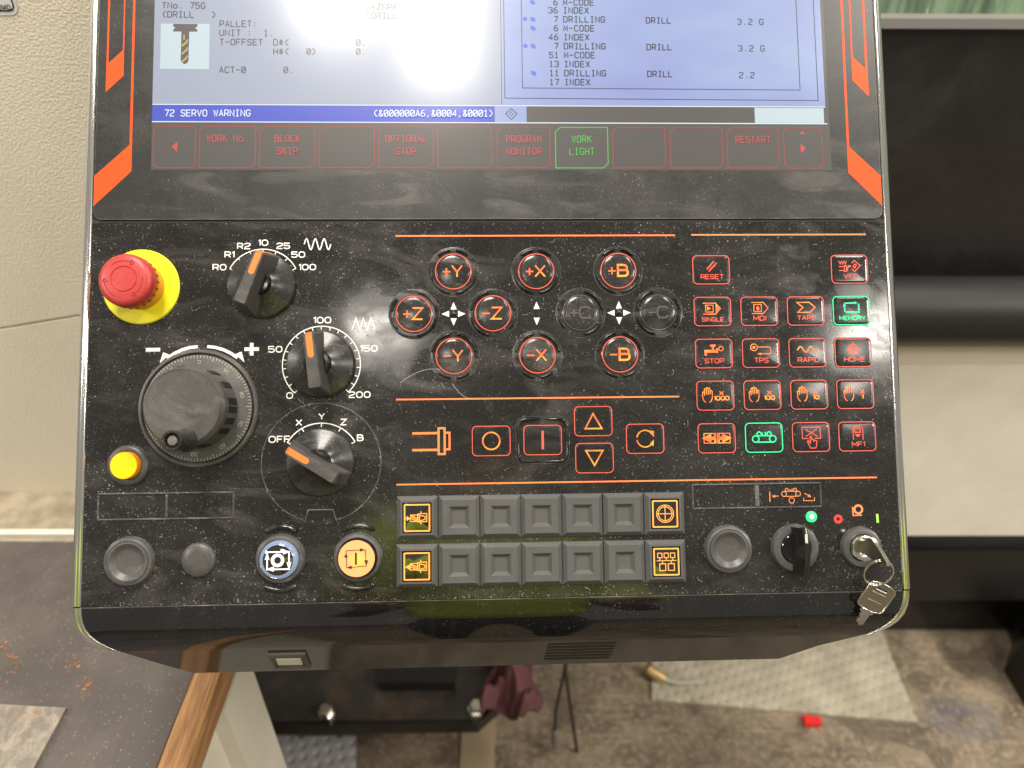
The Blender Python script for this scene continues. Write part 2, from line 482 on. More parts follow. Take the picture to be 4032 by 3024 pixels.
def soft_path(pts, r, closed=False, n=5):
    """round every corner of a polyline with radius r"""
    P = [Vector(p) for p in pts]
    out = []
    N = len(P)
    for i, p in enumerate(P):
        if not closed and i in (0, N - 1):
            out.append(p); continue
        a = P[i - 1]; b = P[(i + 1) % N]
        ra = min(r, (a - p).length * 0.48, (b - p).length * 0.48)
        s_ = p + (a - p).normalized() * ra; e = p + (b - p).normalized() * ra
        for k in range(n):
            t = k / (n - 1)
            out.append(s_ * (1 - t) ** 2 + p * 2 * t * (1 - t) + e * t ** 2)
    return [(p.x, p.y) for p in out]

# ================================================================== THE CONTROL PANEL
cp = bpy.data.objects.new('control_panel', None)
COL.objects.link(cp)
cp.matrix_world = PANEL
tag(cp, 'dusty black machine control panel with lit screen, dials, red mushroom button and glowing keys', 'control panel')

XL, XR = -345.5, 322.0
YS, YB = 138.0, -174.9
# --- body behind the fascia
b = MB()
b.loft([[(XL, 430, -1.2), (XL, YB, -1.2), (XR, YB, -1.2), (XR, 430, -1.2)],
        [(XL, 430, -14), (XL, YB, -14), (XR, YB, -14), (XR, 430, -14)],
        [(XL + 50, 430, -36), (XL + 50, YB - 20, -60), (XR - 50, YB - 20, -60), (XR - 50, 430, -36)]][::-1], cap0=True, cap1=True)
b.build('housing', M['facet'], cp)
# --- lower fascia with an opening edge
b = MB()
b.loft([[(XL + 0.3, YS - 1.2, -1.2), (XL + 0.3, YB + 0.4, -1.2), (XR - 0.3, YB + 0.4, -1.2), (XR - 0.3, YS - 1.2, -1.2)],
        [(XL + 0.3, YS - 1.2, -0.4), (XL + 0.3, YB + 0.4, -0.4), (XR - 0.3, YB + 0.4, -0.4), (XR - 0.3, YS - 1.2, -0.4)],
        [(XL + 0.8, YS - 1.7, 0), (XL + 0.8, YB + 0.9, 0), (XR - 0.8, YB + 0.9, 0), (XR - 0.8, YS - 1.7, 0)]])
fascia = b.build('fascia', M['panel'], cp, label='dusty glossy black fascia that carries the keys and dials')
# thin pale line for joint dust and a painted bevel highlight
b = MB()
b.ribbon([(XL + 1, YB + 0.2), (XR - 1, YB + 0.2)], 0.55, 0.12)
b.build('joint_dust_highlight', M['rim'], fascia)
# --- upper bezel glass
up = rrect(XL + 1.5, XR - 1.5, YS + 1.2, 430, 7)
b = MB()
b.prism(up, -1.2, 0.5)
bez = b.build('screen_bezel', M['bezel'], cp)
b = MB()
b.ribbon(rrect(XL + 1.9, XR - 1.9, YS + 1.6, 429.6, 6.8), 0.45, 0.55, True)
b.build('bezel_edge', M['rim'], bez)
b = MB()
b.box(XL + 0.5, XR - 0.5, YS - 1.2, YS + 1.3, -1.2, -0.9)
b.build('seam_groove', M['dark'], cp)

# --- orange bands on the bezel
for nm, pts in (('orange_band', [(-314.2, 430), (-316.0, 430), (-315.9, 202.8), (-344.0, 176.1), (-344.0, 150.6), (-313.8, 180.2)]),
                ('orange_band', [(-322.6, 430), (-323.6, 430), (-323.4, 284.4), (-335.0, 273.0), (-335.0, 430), (-336.4, 430), (-336.7, 247.8), (-322.3, 262.2)]),
                ('orange_band', [(292.2, 430), (294.4, 430), (293.9, 202.2), (320.4, 176.6), (320.4, 150.2), (291.8, 179.6)]),
                ('orange_band', [(299.6, 430), (300.9, 430), (300.8, 282.8), (311.3, 272.4), (311.6, 430), (313.1, 430), (313.5, 247.0), (299.3, 261.8)])):
    b = MB(); b.flat(pts, 0.62)
    b.build(nm, M['orange'], cp)

# --- bottom lip: glossy roll-over and flat underside, ends swept inwards
prof = [(-175.4, -0.1), (-180, -0.2), (-186, -0.8), (-192, -2.0), (-198, -4.0), (-204, -7.2), (-209.5, -11.5), (-213.5, -15.5)]
def edge(y):
    t = (YB - y)
    return 0 if t <= 0 else 1.6 * (t / 14) ** 2 if t < 14 else 1.6 + (t - 14) * 0.30 + ((t - 14) ** 2) * 0.024
b = MB()
rings = []
for y, z in prof:
    e = edge(y)
    rings.append([(XL + 1 + e + (XR - XL - 2 - 2 * e) * i / 40, y, z) for i in range(41)])
b.loft(rings, cap1=False, closed=False)
lip = b.build('lower_lip', M['lower'], cp, smooth=60, label='glossy black rolled lip under the keys')
e = edge(-213.5)
b = MB()
r0 = [(XL + 1 + e + (XR - XL - 2 - 2 * e) * i / 20, -213.5, -15.5) for i in range(21)]
ym, yb_ = -226, -241.5
r1 = [(-301 + (563) * i / 20, ym, -29) for i in range(21)]
r2 = [(-274 + (508) * i / 20, yb_, -46) for i in range(21)]
r3 = [(-274 + (508) * i / 20, -238, -62) for i in range(21)]
b.loft([r0, r1, r2, r3], cap1=False, closed=False)
und = b.build('underside', M['facet'], cp, smooth=20, label='satin black sloping underside of the panel')
def on_facet(x, s, lift=0.0):
    """a point on the sloping underside: s = 0 at its front edge, 1 at its rear edge"""
    y = -213.5 + (yb_ + 213.5) * s; z = -15.5 + (-46 + 15.5) * s
    return (x, y - 0.736 * lift, z + 0.677 * lift)
# port cover
b = MB()
a0, a1, s0, s1 = -204, -173, 0.20, 0.82
b.loft([[on_facet(a0, s0, 0), on_facet(a0, s1, 0), on_facet(a1, s1, 0), on_facet(a1, s0, 0)],
        [on_facet(a0, s0, 2.2), on_facet(a0, s1, 2.2), on_facet(a1, s1, 2.2), on_facet(a1, s0, 2.2)],
        [on_facet(a0 + 2.5, s0 + .07, 3.2), on_facet(a0 + 2.5, s1 - .07, 3.2), on_facet(a1 - 2.5, s1 - .07, 3.2), on_facet(a1 - 2.5, s0 + .07, 3.2)],
        [on_facet(a0 + 4, s0 + .12, 1.6), on_facet(a0 + 4, s1 - .12, 1.6), on_facet(a1 - 4, s1 - .12, 1.6), on_facet(a1 - 4, s0 + .12, 1.6)]])
pc = b.build('port_cover', M['knob'], cp, label='small black frame round a pale port under the lip')
b = MB(); b.loft([[on_facet(a0 + 5, s0 + .17, 1.7), on_facet(a0 + 5, s1 - .17, 1.7), on_facet(a1 - 5, s1 - .17, 1.7), on_facet(a1 - 5, s0 + .17, 1.7)],
        [on_facet(a0 + 6, s0 + .19, 2.4), on_facet(a0 + 6, s1 - .19, 2.4), on_facet(a1 - 6, s1 - .19, 2.4), on_facet(a1 - 6, s0 + .19, 2.4)]])
b.build('port', M['pale'], pc)
# vent slots
slot_me = None
for k in range(6):
    s_ = 0.10 + k * 0.125
    if slot_me is None:
        b = MB()
        b.loft([[(0, 0, 0), (0, -1.7, -1.85), (57.5, -1.7, -1.85), (57.5, 0, 0)], [(.8, -.35, .05), (.8, -1.35, -1.05), (56.7, -1.35, -1.05), (56.7, -.35, .05)]])
        p = on_facet(28 - k * 0.5, s_, 0.25)
        o = b.build('vent_slot', M['dark'], cp, loc=p); slot_me = o.data
    else:
        link('vent_slot', slot_me, cp, on_facet(28 - k * 0.5, s_, 0.25))

# --- chrome trim strips
for sx, x0, wd in ((-1, XL, 8.3), (1, XR, 7.7)):
    for part_, ys in (('up', [430, 330, 230, 130, 30, -70, -150, -173.6]), ('low', [-174.6, -180, -186, -192, -198, -203, -207, -210.5, -213.5])):
        b = MB(); rings = []
        for i, y in enumerate(ys):
            e = edge(y) if part_ == 'low' else 0
            z = 0
            if part_ == 'low':
                for (y1, z1), (y2, z2) in zip(prof, prof[1:]):
                    if y2 <= y <= y1: z = z1 + (z2 - z1) * (y1 - y) / (y1 - y2)
            t = 1 if part_ == 'up' else max(0.12, 1 - (max(0.0, YB - y) / 39.5) ** 2.2 * 0.9)
            nx, ny = (1, 0)
            if part_ == 'low':
                d = Vector((edge(y - 1) - edge(y), 1)).normalized(); nx, ny = d.y, -d.x
            ring = []
            for (u, h) in ((-0.2, -3), (0.0, 0.9), (0.1, 1.3), (0.26, 1.5), (0.34, 0.9), (0.42, 1.3), (0.72, 0.2), (0.93, -2.2), (1.0, -5), (1.0, -14)):
                ring.append((x0 + (-sx) * (e + (0.6 if part_ == 'low' else 0)) + sx * wd * u * t * nx, y + wd * u * t * (-abs(ny)), z + h * (t if part_ == 'low' else 1)))
            if sx > 0: ring = ring[::-1]
            rings.append(ring)
        b.loft(rings, cap1=False, closed=False)
        b.build('chrome_trim', M['chrome'], cp, smooth=50)

# ================================================================== SCREEN
b = MB(); b.flat([(-298, 181.4), (277.6, 181.4), (276.0, 415), (-298, 415)], 0.62)
disp = b.build('display', M['scr_dark'], cp, label='lit touch screen filling the upper bezel')
def on_screen(name, m, build, label=None, z=0.74):
    mb = MB(); build(mb, z); return mb.build(name, m, disp, label=label)
SCRM = 'scr_'
on_screen('tool_pane', M['scr_left'], lambda m, z: m.flat([(-298, 238.2), (-5.9, 238.2), (-5.9, 415), (-298, 415)], z), 'pale grey left half of the screen')
on_screen('program_pane', M['scr_right'], lambda m, z: m.flat([(-5.4, 238.2), (274.4, 238.2), (273.4, 415), (-5.4, 415)], z), 'lilac right half of the screen')
on_screen('status_bar', M['scr_blue'], lambda m, z: m.flat([(-298, 223.2), (-12, 223.2), (-12, 237.0), (-298, 237.0)], z), 'blue warning bar along the screen')
on_screen('status_icon_field', M['scr_right'], lambda m, z: m.flat([(-11.8, 223.2), (15.3, 223.2), (15.3, 237.0), (-11.8, 237.0)], z))
on_screen('entry_field', M['scr_white'], lambda m, z: m.flat([(212.2, 223.2), (272.8, 223.2), (272.8, 236.6), (212.2, 236.6)], z))
def _(m, z):
    m.ribbon([(-298, 237.6), (274.4, 237.6)], 0.9, z); m.ribbon([(-298, 222.6), (275.6, 222.6)], 0.9, z)
on_screen('white_rule', M['scr_textwhite'], _)
def _(m, z):
    m.ribbon([(-3.0, 415), (-3.0, 244.2), (268.3, 243.2), (267.6, 415)], 0.75, z)
    m.ribbon([(12.2, 415), (12.2, 253.2), (252.8, 252.5), (252.2, 415)], 0.7, z)
    m.ribbon([(-5.7, 415), (-5.7, 238.2)], 0.45, z)
on_screen('pane_frame', M['scr_line'], _, z=0.86)
# programme lines: number, name, tool, size
rows = [(329.7, '6', 'M-CODE', '', '', 1), (322.5, '36', 'INDEX', '', '', 0), (314.5, '7', 'DRILLING', 'DRILL', '3.2 G', 2), (306.5, '6', 'M-CODE', '', '', 1),
        (298.5, '46', 'INDEX', '', '', 0), (290.5, '7', 'DRILLING', 'DRILL', '3.2 G', 2), (282.5, '51', 'M-CODE', '', '', 0), (274.5, '13', 'INDEX', '', '', 0),
        (266.5, '11', 'DRILLING', 'DRILL', '2.2', 1), (258.5, '17', 'INDEX', '', '', 0)]
for y, a, c, d, v, dots in rows:
    def _(m, z):
        text(m, a, 43.3, y, 5.0, 3.1, 0.92, z, 'r', mono=4.52)
        text(m, c, 48.5, y, 5.0, 3.1, 0.92, z, 'l', mono=4.62)
    on_screen('program_line', M['scr_text'], _, z=0.86)
    if d: on_screen('tool_name', M['scr_text'], lambda m, z: text(m, d, 120.2, y - 0.3, 5.0, 3.1, 0.92, z, 'l', mono=4.55), z=0.86)
    if v: on_screen('tool_size', M['scr_text'], lambda m, z: text(m, v, 200.2, y - 0.9, 5.0, 3.1, 0.78, z, 'l', mono=4.85), z=0.86)
    if dots:
        def _(m, z):
            m.flat([(20.0, y + 2.2), (23.4, y + 1.2), (24.5, y - 1.8), (22.2, y - 2.6), (19.6, y - 0.8)], z)
            if dots == 2:
                m.flat([(15.1, y + 2.6), (16.1, y + 1.4), (17.6, y), (16.1, y - 1.4), (15.1, y - 2.6), (14.1, y - 1.4), (12.7, y), (14.1, y + 1.4)], z)
        on_screen('line_marker', M['scr_dot'], _, z=0.86)
for s, x, y in (('TNo. 75G', -291.6, 323.8), ('(DRILL   )', -291.6, 315.9), ('PALLET:', -243.4, 308.1), ('UNIT :  1.', -243.3, 300.1), ('T-OFFSET', -243.1, 292.0), ('D#(', -198.2, 292.0),
                ('H#(   0)', -198.1, 284.0), ('ACT-0', -243.1, 267.7), ('0.', -189.4, 267.9), ('GAZNPK', -120.6, 324.2), ('(DRILL', -120.6, 316.4), ('0.', -128.7, 292.4), ('0.', -128.7, 284.4)):
    def _(m, z): text(m, s, x, y, 5.1, 3.2, 0.92, z, 'l', mono=4.62)
    on_screen('screen_text', M['scr_brown'], _, z=0.86)
# small picture of a drill
pic = on_screen('tool_picture', M['scr_white'], lambda m, z: m.flat([(-292.4, 268.2), (-251.8, 268.2), (-251.8, 307.8), (-292.4, 307.8)], z), 'white square picture of a drill', 0.86)
b = MB()
b.flat([(-282.2, 307.5), (-262, 307.5), (-262, 305.5), (-264, 304), (-262, 302.4), (-262, 300.8), (-268.7, 300.8), (-268.7, 293.5), (-268.9, 286), (-268.8, 276), (-269.8, 273.5), (-272, 272.3), (-274.4, 273.6), (-275.4, 276), (-275.2, 284), (-275.2, 293.5), (-275.2, 300.8), (-282.1, 300.8), (-282.1, 302.4), (-280.4, 304), (-282.2, 305.5)], 1.0)
b.build('drill_shape', M['scr_brown'], disp)
b = MB()
for y in (292.5, 285.5, 278.5):
    b.flat([(-274.8, y - 3.8), (-274.2, y - 5.2), (-270, y - 1.5), (-269.2, y + 1.2), (-270.5, y + 1.4), (-271, y - 0.2)], 1.16)
b.flat([(-273.4, 298), (-272.2, 298), (-272.2, 293.6), (-273.4, 293)], 1.16)
b.build('drill_flute', M['scr_gold'], disp)
def _(m, z):
    text(m, '72 SERVO WARNING', -287.6, 230.1, 5.3, 3.15, 0.86, z, 'l', mono=4.50)
    text(m, '(&000000A6,&0004,&0001)', -13.2, 230.3, 5.3, 3.15, 0.86, z, 'r', mono=4.44)
on_screen('warning_text', M['scr_textwhite'], _, z=0.86)
def _(m, z):
    m.ribbon([(-2.4, 230.4), (2.4, 235.2), (7.2, 230.4), (2.4, 225.4)], 0.7, z, True)
    for k in (-1.6, 0, 1.6): m.ribbon([(0.2 + k, 230.0 - k), (3.0 + k, 232.6 - k)], 0.6, z)
on_screen('diamond_icon', M['scr_text'], _, z=0.86)
# soft keys
SK = [(-296.3, -261.9, 'L', []), (-258.4, -212.3, '', ['WORK No.']), (-208.9, -163.0, '', ['BLOCK', 'SKIP']), (-159.3, -113.5, '', []), (-109.8, -64.1, '', ['OPTIONAL', 'STOP']), (-60.1, -14.9, '', []),
      (-9.9, 35.0, '', ['PROGRAM', 'MONITOR']), (39.6, 84.3, 'G', ['WORK', 'LIGHT']), (88.6, 133.5, '', []), (138.0, 183.0, '', []), (187.3, 232.0, '', ['RESTART']), (236.6, 269.8, 'R', [])]
for x0, x1, kd, lines in SK:
    y0, y1 = 183.3, 218.7
    mname = 'scr_green' if kd == 'G' else 'scr_rededge'
    def _(m, z):
        if kd in ('L', 'R'):
            m.ribbon(rrect(x0, x1, y0, y1, 4.2, 4), 0.75, z, True)
        else:
            m.ribbon([(x0 + 4.2, y1), (x1, y1), (x1, y0 + 4.2), (x1 - 4.2, y0), (x0, y0), (x0, y1 - 4.2)], 0.75, z, True)
    sk = on_screen('soft_key', M[mname], _, label='touch key reading ' + ' '.join(lines) if lines else None)
    def _(m, z):
        for i, t in enumerate(lines):
            text(m, t, (x0 + x1) / 2, 208.4 - 10.9 * i, 5.7, 2.9, 0.72, z, 'c', mono=4.45)
        if kd == 'L': m.flat([(-281.6, 201.0), (-276.6, 205.6), (-276.6, 196.6)], z)
        if kd == 'R':
            m.flat([(251.0, 205.0), (255.8, 200.6), (251.0, 196.2)], z); m.flat([(250.4, 213.2), (253.0, 216.0), (255.8, 213.2)], z)
    if lines or kd:
        on_screen('soft_key_text', M['scr_green' if kd == 'G' else 'scr_red'], _, z=0.86)

# ================================================================== LINES AND PRINT
for x0, x1, y in ((-95.9, 140.0, 125.1), (154.1, 304.9, 125.4), (-95.5, 139.3, -11.9), (-95.4, 304.4, -81.4)):
    b = MB(); b.flat([(x0, y - 0.62), (x1, y - 0.62), (x1, y + 0.62), (x0, y + 0.62)], 0.14)
    b.build('divider_line', M['lineorange'], cp)

def zig(name, x0, x1, y, amp, cyc, smooth_, wd, parent, m, z=0.14):
    mb = MB(); pts = []
    if smooth_:
        N = int(cyc * 14)
        pts = [(x0 + (x1 - x0) * i / N, y + amp * math.sin(2 * PI * cyc * i / N)) for i in range(N + 1)]
    else:
        N = int(cyc * 2)
        pts = [(x0 + (x1 - x0) * i / N, y + amp * (1 if i % 2 else -1)) for i in range(N + 1)]
    mb.ribbon(pts, wd, z)
    return mb.build(name, m, parent)
zig('feed_symbol', -171.4, -149.6, 118.3, 4.6, 3, True, 1.0, cp, M['white'])
zig('feed_symbol', -131.6, -113.2, 51.0, 5.0, 3, False, 0.95, cp, M['white'])

# ================================================================== EMERGENCY STOP
ex, ey = -303.4, 83.0
es = bpy.data.objects.new('emergency_stop_button', None); COL.objects.link(es); es.parent = cp; es.location = (ex * .001, ey * .001, 0)
es['label'] = 'red mushroom button on a yellow disc'
b = MB(); b.lathe([(31, 0), (31, 1.0), (30.2, 1.8), (19, 2.0)], n=72)
b.build('collar_disc', M['yellow'], es, smooth=40)
b = MB(); b.lathe([(19.4, 1.9), (18.6, 3.0), (17.6, 12.0), (17.0, 17.0)], n=56)
b.build('collar', mat('amber_reflection_collar', (0.62, 0.27, 0.02), 0.3), es, smooth=50)  # amber tone paints the orange-red reflection into the collar
b = MB(); b.lathe([(18.2, 15.2), (20.4, 15.6), (21.0, 17.2), (21.2, 23.0), (20.9, 26.5), (19.4, 28.9), (16.5, 30.0), (10.4, 30.25), (9.9, 29.7), (9.4, 30.3), (0.1, 30.6)], n=72)
hd = b.build('mushroom_head', M['estop'], es, smooth=38)
nt = MB(); nt.box(20.3, 21.32, -0.8, 0.8, 16.2, 20.2)
nd = nt.build('grip_notch', M['estop_dark'], es)
for k in range(1, 24):
    o = link('grip_notch', nd.data, es); o.rotation_euler = (0, 0, 2 * PI * k / 24)
for k in range(3):
    a0 = 128 - k * 120
    b = MB()
    arc = circ(0, 0, 14.6, a0, a0 - 62, 14)
    b.ribbon(arc, 0.55, 30.35)
    e_ = rad(a0 - 62); rr = 14.6
    tip = (rr * math.cos(e_ - 0.16), rr * math.sin(e_ - 0.16))
    b.ribbon([((rr + 2.0) * math.cos(e_ + 0.02), (rr + 2.0) * math.sin(e_ + 0.02)), tip, ((rr - 2.2) * math.cos(e_ + 0.02), (rr - 2.2) * math.sin(e_ + 0.02)), ((rr + 2.0) * math.cos(e_ + 0.02), (rr + 2.0) * math.sin(e_ + 0.02))], 0.5, 30.35)
    b.build('turn_arrow', M['estop_dark'], es)

# ================================================================== ROTARY DIALS
def dial(cx, cy, ang, R, a0, a1, nt_, labels, lab, tick=3.2, scale_name='dial_scale'):
    d = bpy.data.objects.new('rotary_dial', None); COL.objects.link(d); d.parent = cp; d.location = (cx * .001, cy * .001, 0); d['label'] = lab
    b = MB()
    b.lathe([(27.6, 0.1), (27.6, 3.2), (26.6, 4.6), (20, 7.2), (13, 10.2), (10.4, 12.0)], n=64)
    b.build('skirt', M['skirt'], d, smooth=28)
    b = MB(); b.lathe([(10.8, 9.5), (10.6, 17.0), (9.8, 18.2), (7.2, 18.4), (6.8, 17.2)], n=40)
    b.build('hub', M['gloss'], d, smooth=35)
    # grip bar: pointer end at +x, turned as a whole
    b = MB()
    def sec(z, xa, xb, wa, wb):
        ch = 1.0
        return [(xb, -wb / 2 + ch, z), (xb, wb / 2 - ch, z), (xb - ch, wb / 2, z), (xa + ch, wa / 2, z), (xa, wa / 2 - ch, z), (xa, -wa / 2 + ch, z), (xa + ch, -wa / 2, z), (xb - ch, -wb / 2, z)]
    b.loft([sec(2.6, -26.9, 27.2, 12.4, 12.0), sec(20, -24.6, 24.0, 11.2, 10.4), sec(32.6, -22.4, 21.6, 10.4, 9.0), sec(34.6, -21.2, 20.6, 9.0, 7.6)])
    g_ = b.build('grip', M['knob'], d); g_.rotation_euler = (0, 0, rad(ang))
    b = MB()
    st = [(20.2, -2.5), (20.2, 2.5)] + [(4.5 - 2.4 * math.sin(PI * i / 8), 2.4 * math.cos(PI * i / 8)) for i in range(9)]
    b.flat(st, 34.72)
    b.add([(20.2, -2.5, 34.74), (22.0, -2.5, 32.6), (24.4, -2.5, 20), (27.4, -2.5, 2.6), (27.4, 2.5, 2.6), (24.4, 2.5, 20), (22.0, 2.5, 32.6), (20.2, 2.5, 34.74)], [(0, 1, 6, 7), (1, 2, 5, 6), (2, 3, 4, 5)])
    i_ = b.build('pointer_stripe', M['dialorange'], d); i_.rotation_euler = (0, 0, rad(ang))
    b = MB()
    b.ribbon(circ(0, 0, R, a0, a1, 60), 0.85, 0.14)
    for i in range(nt_):
        a = rad(a0 + (a1 - a0) * i / (nt_ - 1))
        b.ribbon([(R * math.cos(a), R * math.sin(a)), ((R - tick) * math.cos(a), (R - tick) * math.sin(a))], 0.75, 0.14)
    b.build(scale_name, M['white'], d)
    for t, x, y, h in labels:
        b = MB(); text(b, t, x - cx, y - cy, h, h * 0.98, 0.92, 0.14)
        b.build('numeral', M['white'], d)
dial(-205.2, 83.6, 69.0, 30.6, 152, 28, 7, [('R0', -240.6, 99.2, 4.5), ('R1', -232.6, 109.8, 4.5), ('R2', -221.0, 116.9, 4.5), ('10', -205.2, 119.7, 4.5), ('25', -188.6, 117.0, 4.5), ('50', -176.3, 109.6, 4.5), ('100', -168.8, 99.0, 4.5)], 'upper black rotary dial, pointer towards 25')
dial(-156.6, 17.6, 97.0, 31.8, 227, -46, 21, [('0', -182.3, -7.6, 4.6), ('50', -194.3, 30.6, 4.6), ('100', -156.2, 54.5, 4.6), ('150', -118.0, 30.7, 4.6), ('200', -125.4, -7.5, 4.6)], 'middle black rotary dial on the scale from 0 to 200', 2.9)
dial(-156.4, -62.4, 149.0, 31.9, 149, 31, 5, [('OFF', -190.2, -43.2, 4.8), ('X', -174.6, -29.8, 4.6), ('Y', -156.2, -25.0, 4.6), ('Z', -138.4, -29.8, 4.6), ('B', -124.8, -42.8, 4.6)], 'lower black rotary dial turned to OFF')
# engraved round plate edge of the lowest dial
b = MB()
ring = circ(-156.3, -62.4, 48.3, 283.5, 616.5 - 360 + 360 - 0, 1)
pts = [(-156.3 + 48.3 * math.cos(rad(a)), -62.4 + 48.3 * math.sin(rad(a))) for a in [i for i in range(-75, 256, 3)]]
pts += [(-168.5, -107.6), (-166.7, -100.6), (-146.6, -100.6), (-144.6, -107.4)]
b.ribbon(pts, 0.8, 0.14, True)
b.build('plate_edge', M['rim'], cp)

# ================================================================== HANDWHEEL
hx, hy = -254.8, -17.2
hw = bpy.data.objects.new('handwheel', None); COL.objects.link(hw); hw.parent = cp; hw.location = (hx * .001, hy * .001, 0); hw['label'] = 'black pulse handwheel with crank handle and numbered ring'
b = MB(); b.lathe([(48.0, 0), (47.9, 2.8), (47.0, 4.0), (45.4, 4.2), (44.6, 3.2), (44.6, 1.6), (43.8, 1.6), (43.8, 3.4)], n=96, cap=False)
b.build('outer_ring', M['wheel'], hw, smooth=30)
b = MB(); b.lathe([(43.6, 2.2), (43.3, 3.8), (32.5, 6.0), (31, 6.1)], n=96)
sr = b.build('scale_ring', M['blank'], hw, smooth=30)
b = MB()
for i in range(100):
    a = 2 * PI * i / 100 + 0.02
    r0, r1 = (39.2, 43.1) if i % 10 == 0 else (40.9, 43.1) if i % 5 else (40.1, 43.1)
    for s_ in (0,):
        c, s2 = math.cos(a), math.sin(a); ww = 0.22
        z0 = 3.8 + (43.3 - r0) * 0.204 + 0.12; z1 = 3.8 + 0.16
        b.add([(r0 * c - ww * s2, r0 * s2 + ww * c, z0), (r0 * c + ww * s2, r0 * s2 - ww * c, z0), (r1 * c + ww * s2, r1 * s2 - ww * c, z1), (r1 * c - ww * s2, r1 * s2 + ww * c, z1)], [(0, 1, 2, 3)])
b.build('tick_marks', M['tickink'], hw)
for k, t in enumerate(['50', '60', '70', '80', '90', '0', '10', '20', '30', '40']):
    a = -92 + 36 * k
    b = MB(); x, y = 37.3 * math.cos(rad(a)), 37.3 * math.sin(rad(a))
    text(b, t, x, y, 2.7, 1.9, 0.38, 5.6, rot=a - 90, gap=0.7)
    b.build('numeral', M['tickink'], hw)
b = MB(); b.lathe([(32.4, 5.2), (32.2, 24), (31.4, 30.5), (29.2, 33.6), (28.7, 34.2), (28.4, 33.9), (0.1, 33.9)], n=96)
b.build('wheel_body', M['wheel'], hw, smooth=25)
gr = None
for a in (58, 33, 8, -4, -20, -36, 100, 140, 180, 220, 260, 290):
    if gr is None:
        b = MB(); b.loft([[(31.6, -2.6, 8), (32.9, -2.6, 8), (32.9, 2.6, 8), (31.6, 2.6, 8)], [(31.4, -2.6, 27), (32.6, -2.6, 26), (32.6, 2.6, 26), (31.4, 2.6, 27)]], cap0=True)
        gr = b.build('finger_groove', M['dark'], hw); gr.rotation_euler = (0, 0, rad(a))
    else:
        o = link('finger_groove', gr.data, hw); o.rotation_euler = (0, 0, rad(a))
kx, ky = -251.6 - hx, -43.1 - hy
b = MB(); b.lathe([(9.2, 33.6), (8.2, 37), (7.2, 46), (7.3, 53), (7.9, 57.6), (7.8, 59.2), (7.2, 59.9), (5.9, 59.9), (5.5, 58.8), (5.4, 54.4)], kx, ky, n=40)
hn = b.build('crank_handle', M['skirt'], hw, smooth=35)
b = MB(); b.lathe([(4.3, 54.5), (4.2, 56.8), (3.4, 57.8), (0.1, 58.1)], kx, ky, n=24); b.box(kx - 2.4, kx + 2.4, ky - 0.35, ky + 0.35, 58.0, 58.35); b.box(kx - 0.35, kx + 0.35, ky - 2.4, ky + 2.4, 58.0, 58.37)
b.build('screw', M['steel'], hw, smooth=30)
# white minus, plus and direction arrows
b = MB(); b.flat([(-298.9, 29.6), (-287.3, 29.6), (-287.3, 32.6), (-298.9, 32.6)], 0.14); b.build('minus_sign', M['white'], cp)
b = MB(); b.flat([(-219.4, 29.4), (-207.5, 29.4), (-207.5, 32.4), (-219.4, 32.4)], 0.14); b.flat([(-215.0, 25.6), (-211.9, 25.6), (-211.9, 36.1), (-215.0, 36.1)], 0.14); b.build('plus_sign', M['white'], cp)
for s_ in (-1, 1):
    cxa = -253.3
    b = MB()
    b.ribbon([(cxa + s_ * x, y) for x, y in ((3.8, 33.3), (10, 32.6), (16.5, 30.8), (22.5, 27.9), (28.5, 23.9))], 2.5, 0.14)
    b.flat([(cxa + s_ * x, y) for x, y in ((26.6, 26.8), (31.6, 28.9), (34.2, 19.9))][::s_], 0.14)
    b.build('direction_arrow', M['white'], cp)

# ================================================================== BLANKS, LAMPS, LABEL HOLDERS (left)
def part_root(name, x, y, label=None):
    o = bpy.data.objects.new(name, None); COL.objects.link(o); o.parent = cp; o.location = (x * .001, y * .001, 0)
    if label: o['label'] = label
    return o
yb = part_root('push_button', -309.9, -62.6, 'small yellow lens push button')
b = MB(); b.lathe([(16.4, 0), (16.3, 2.0), (15.0, 3.8), (13.0, 4.4), (11.6, 4.0), (11.4, 2.4)], n=56, cap=False); b.build('bezel_ring', M['blank'], yb, smooth=40)
b = MB(); b.lathe([(11.2, 1.8), (11.0, 8.6), (10.6, 9.2)], n=48); b.build('lens_skirt', M['amber'], yb, smooth=40)
b = MB(); b.lathe([(10.5, 9.2), (10.2, 9.6), (0.1, 9.9)], n=48); b.build('lens', M['lamp_yellow'], yb, smooth=40)

def holder(x0, x1, xm0, xm1, y0, y1, lab):
    h = part_root('label_holder', 0, 0, lab)
    b = MB()
    wd = 1.5
    def bar(xa, xb, ya, yb_):
        b.loft([[(xa, ya, 0), (xb, ya, 0), (xb, yb_, 0), (xa, yb_, 0)], [(xa + .5, ya + .5, .9), (xb - .5, ya + .5, .9), (xb - .5, yb_ - .5, .9), (xa + .5, yb_ - .5, .9)]])
    bar(x0, x1, y1 - wd, y1); bar(x0, x1, y0, y0 + wd)
    bar(x0, x0 + wd, y0 + wd, y1 - wd); bar(x1 - wd, x1, y0 + wd, y1 - wd); bar(xm0, xm1, y0 + wd, y1 - wd)
    b.build('frame', M['rim'], h)
    for xa, xb in ((x0 + wd, xm0), (xm1, x1 - wd)):
        b = MB(); b.flat([(xa + .3, y0 + wd + .3), (xb - .3, y0 + wd + .3), (xb - .3, y1 - wd - .3), (xa + .3, y1 - wd - .3)], 0.1)
        b.build('blank_label', M['panel'], h)
    return h
holder(-334.2, -225.7, -280.6, -278.4, -106.6, -84.6, 'empty framed label strip under the yellow button')
lh = holder(147.6, 256.6, 200.2, 204.2, -105.5, -84.6, 'framed label strip with orange conveyor drawing')
K = 0.0895
b = MB()
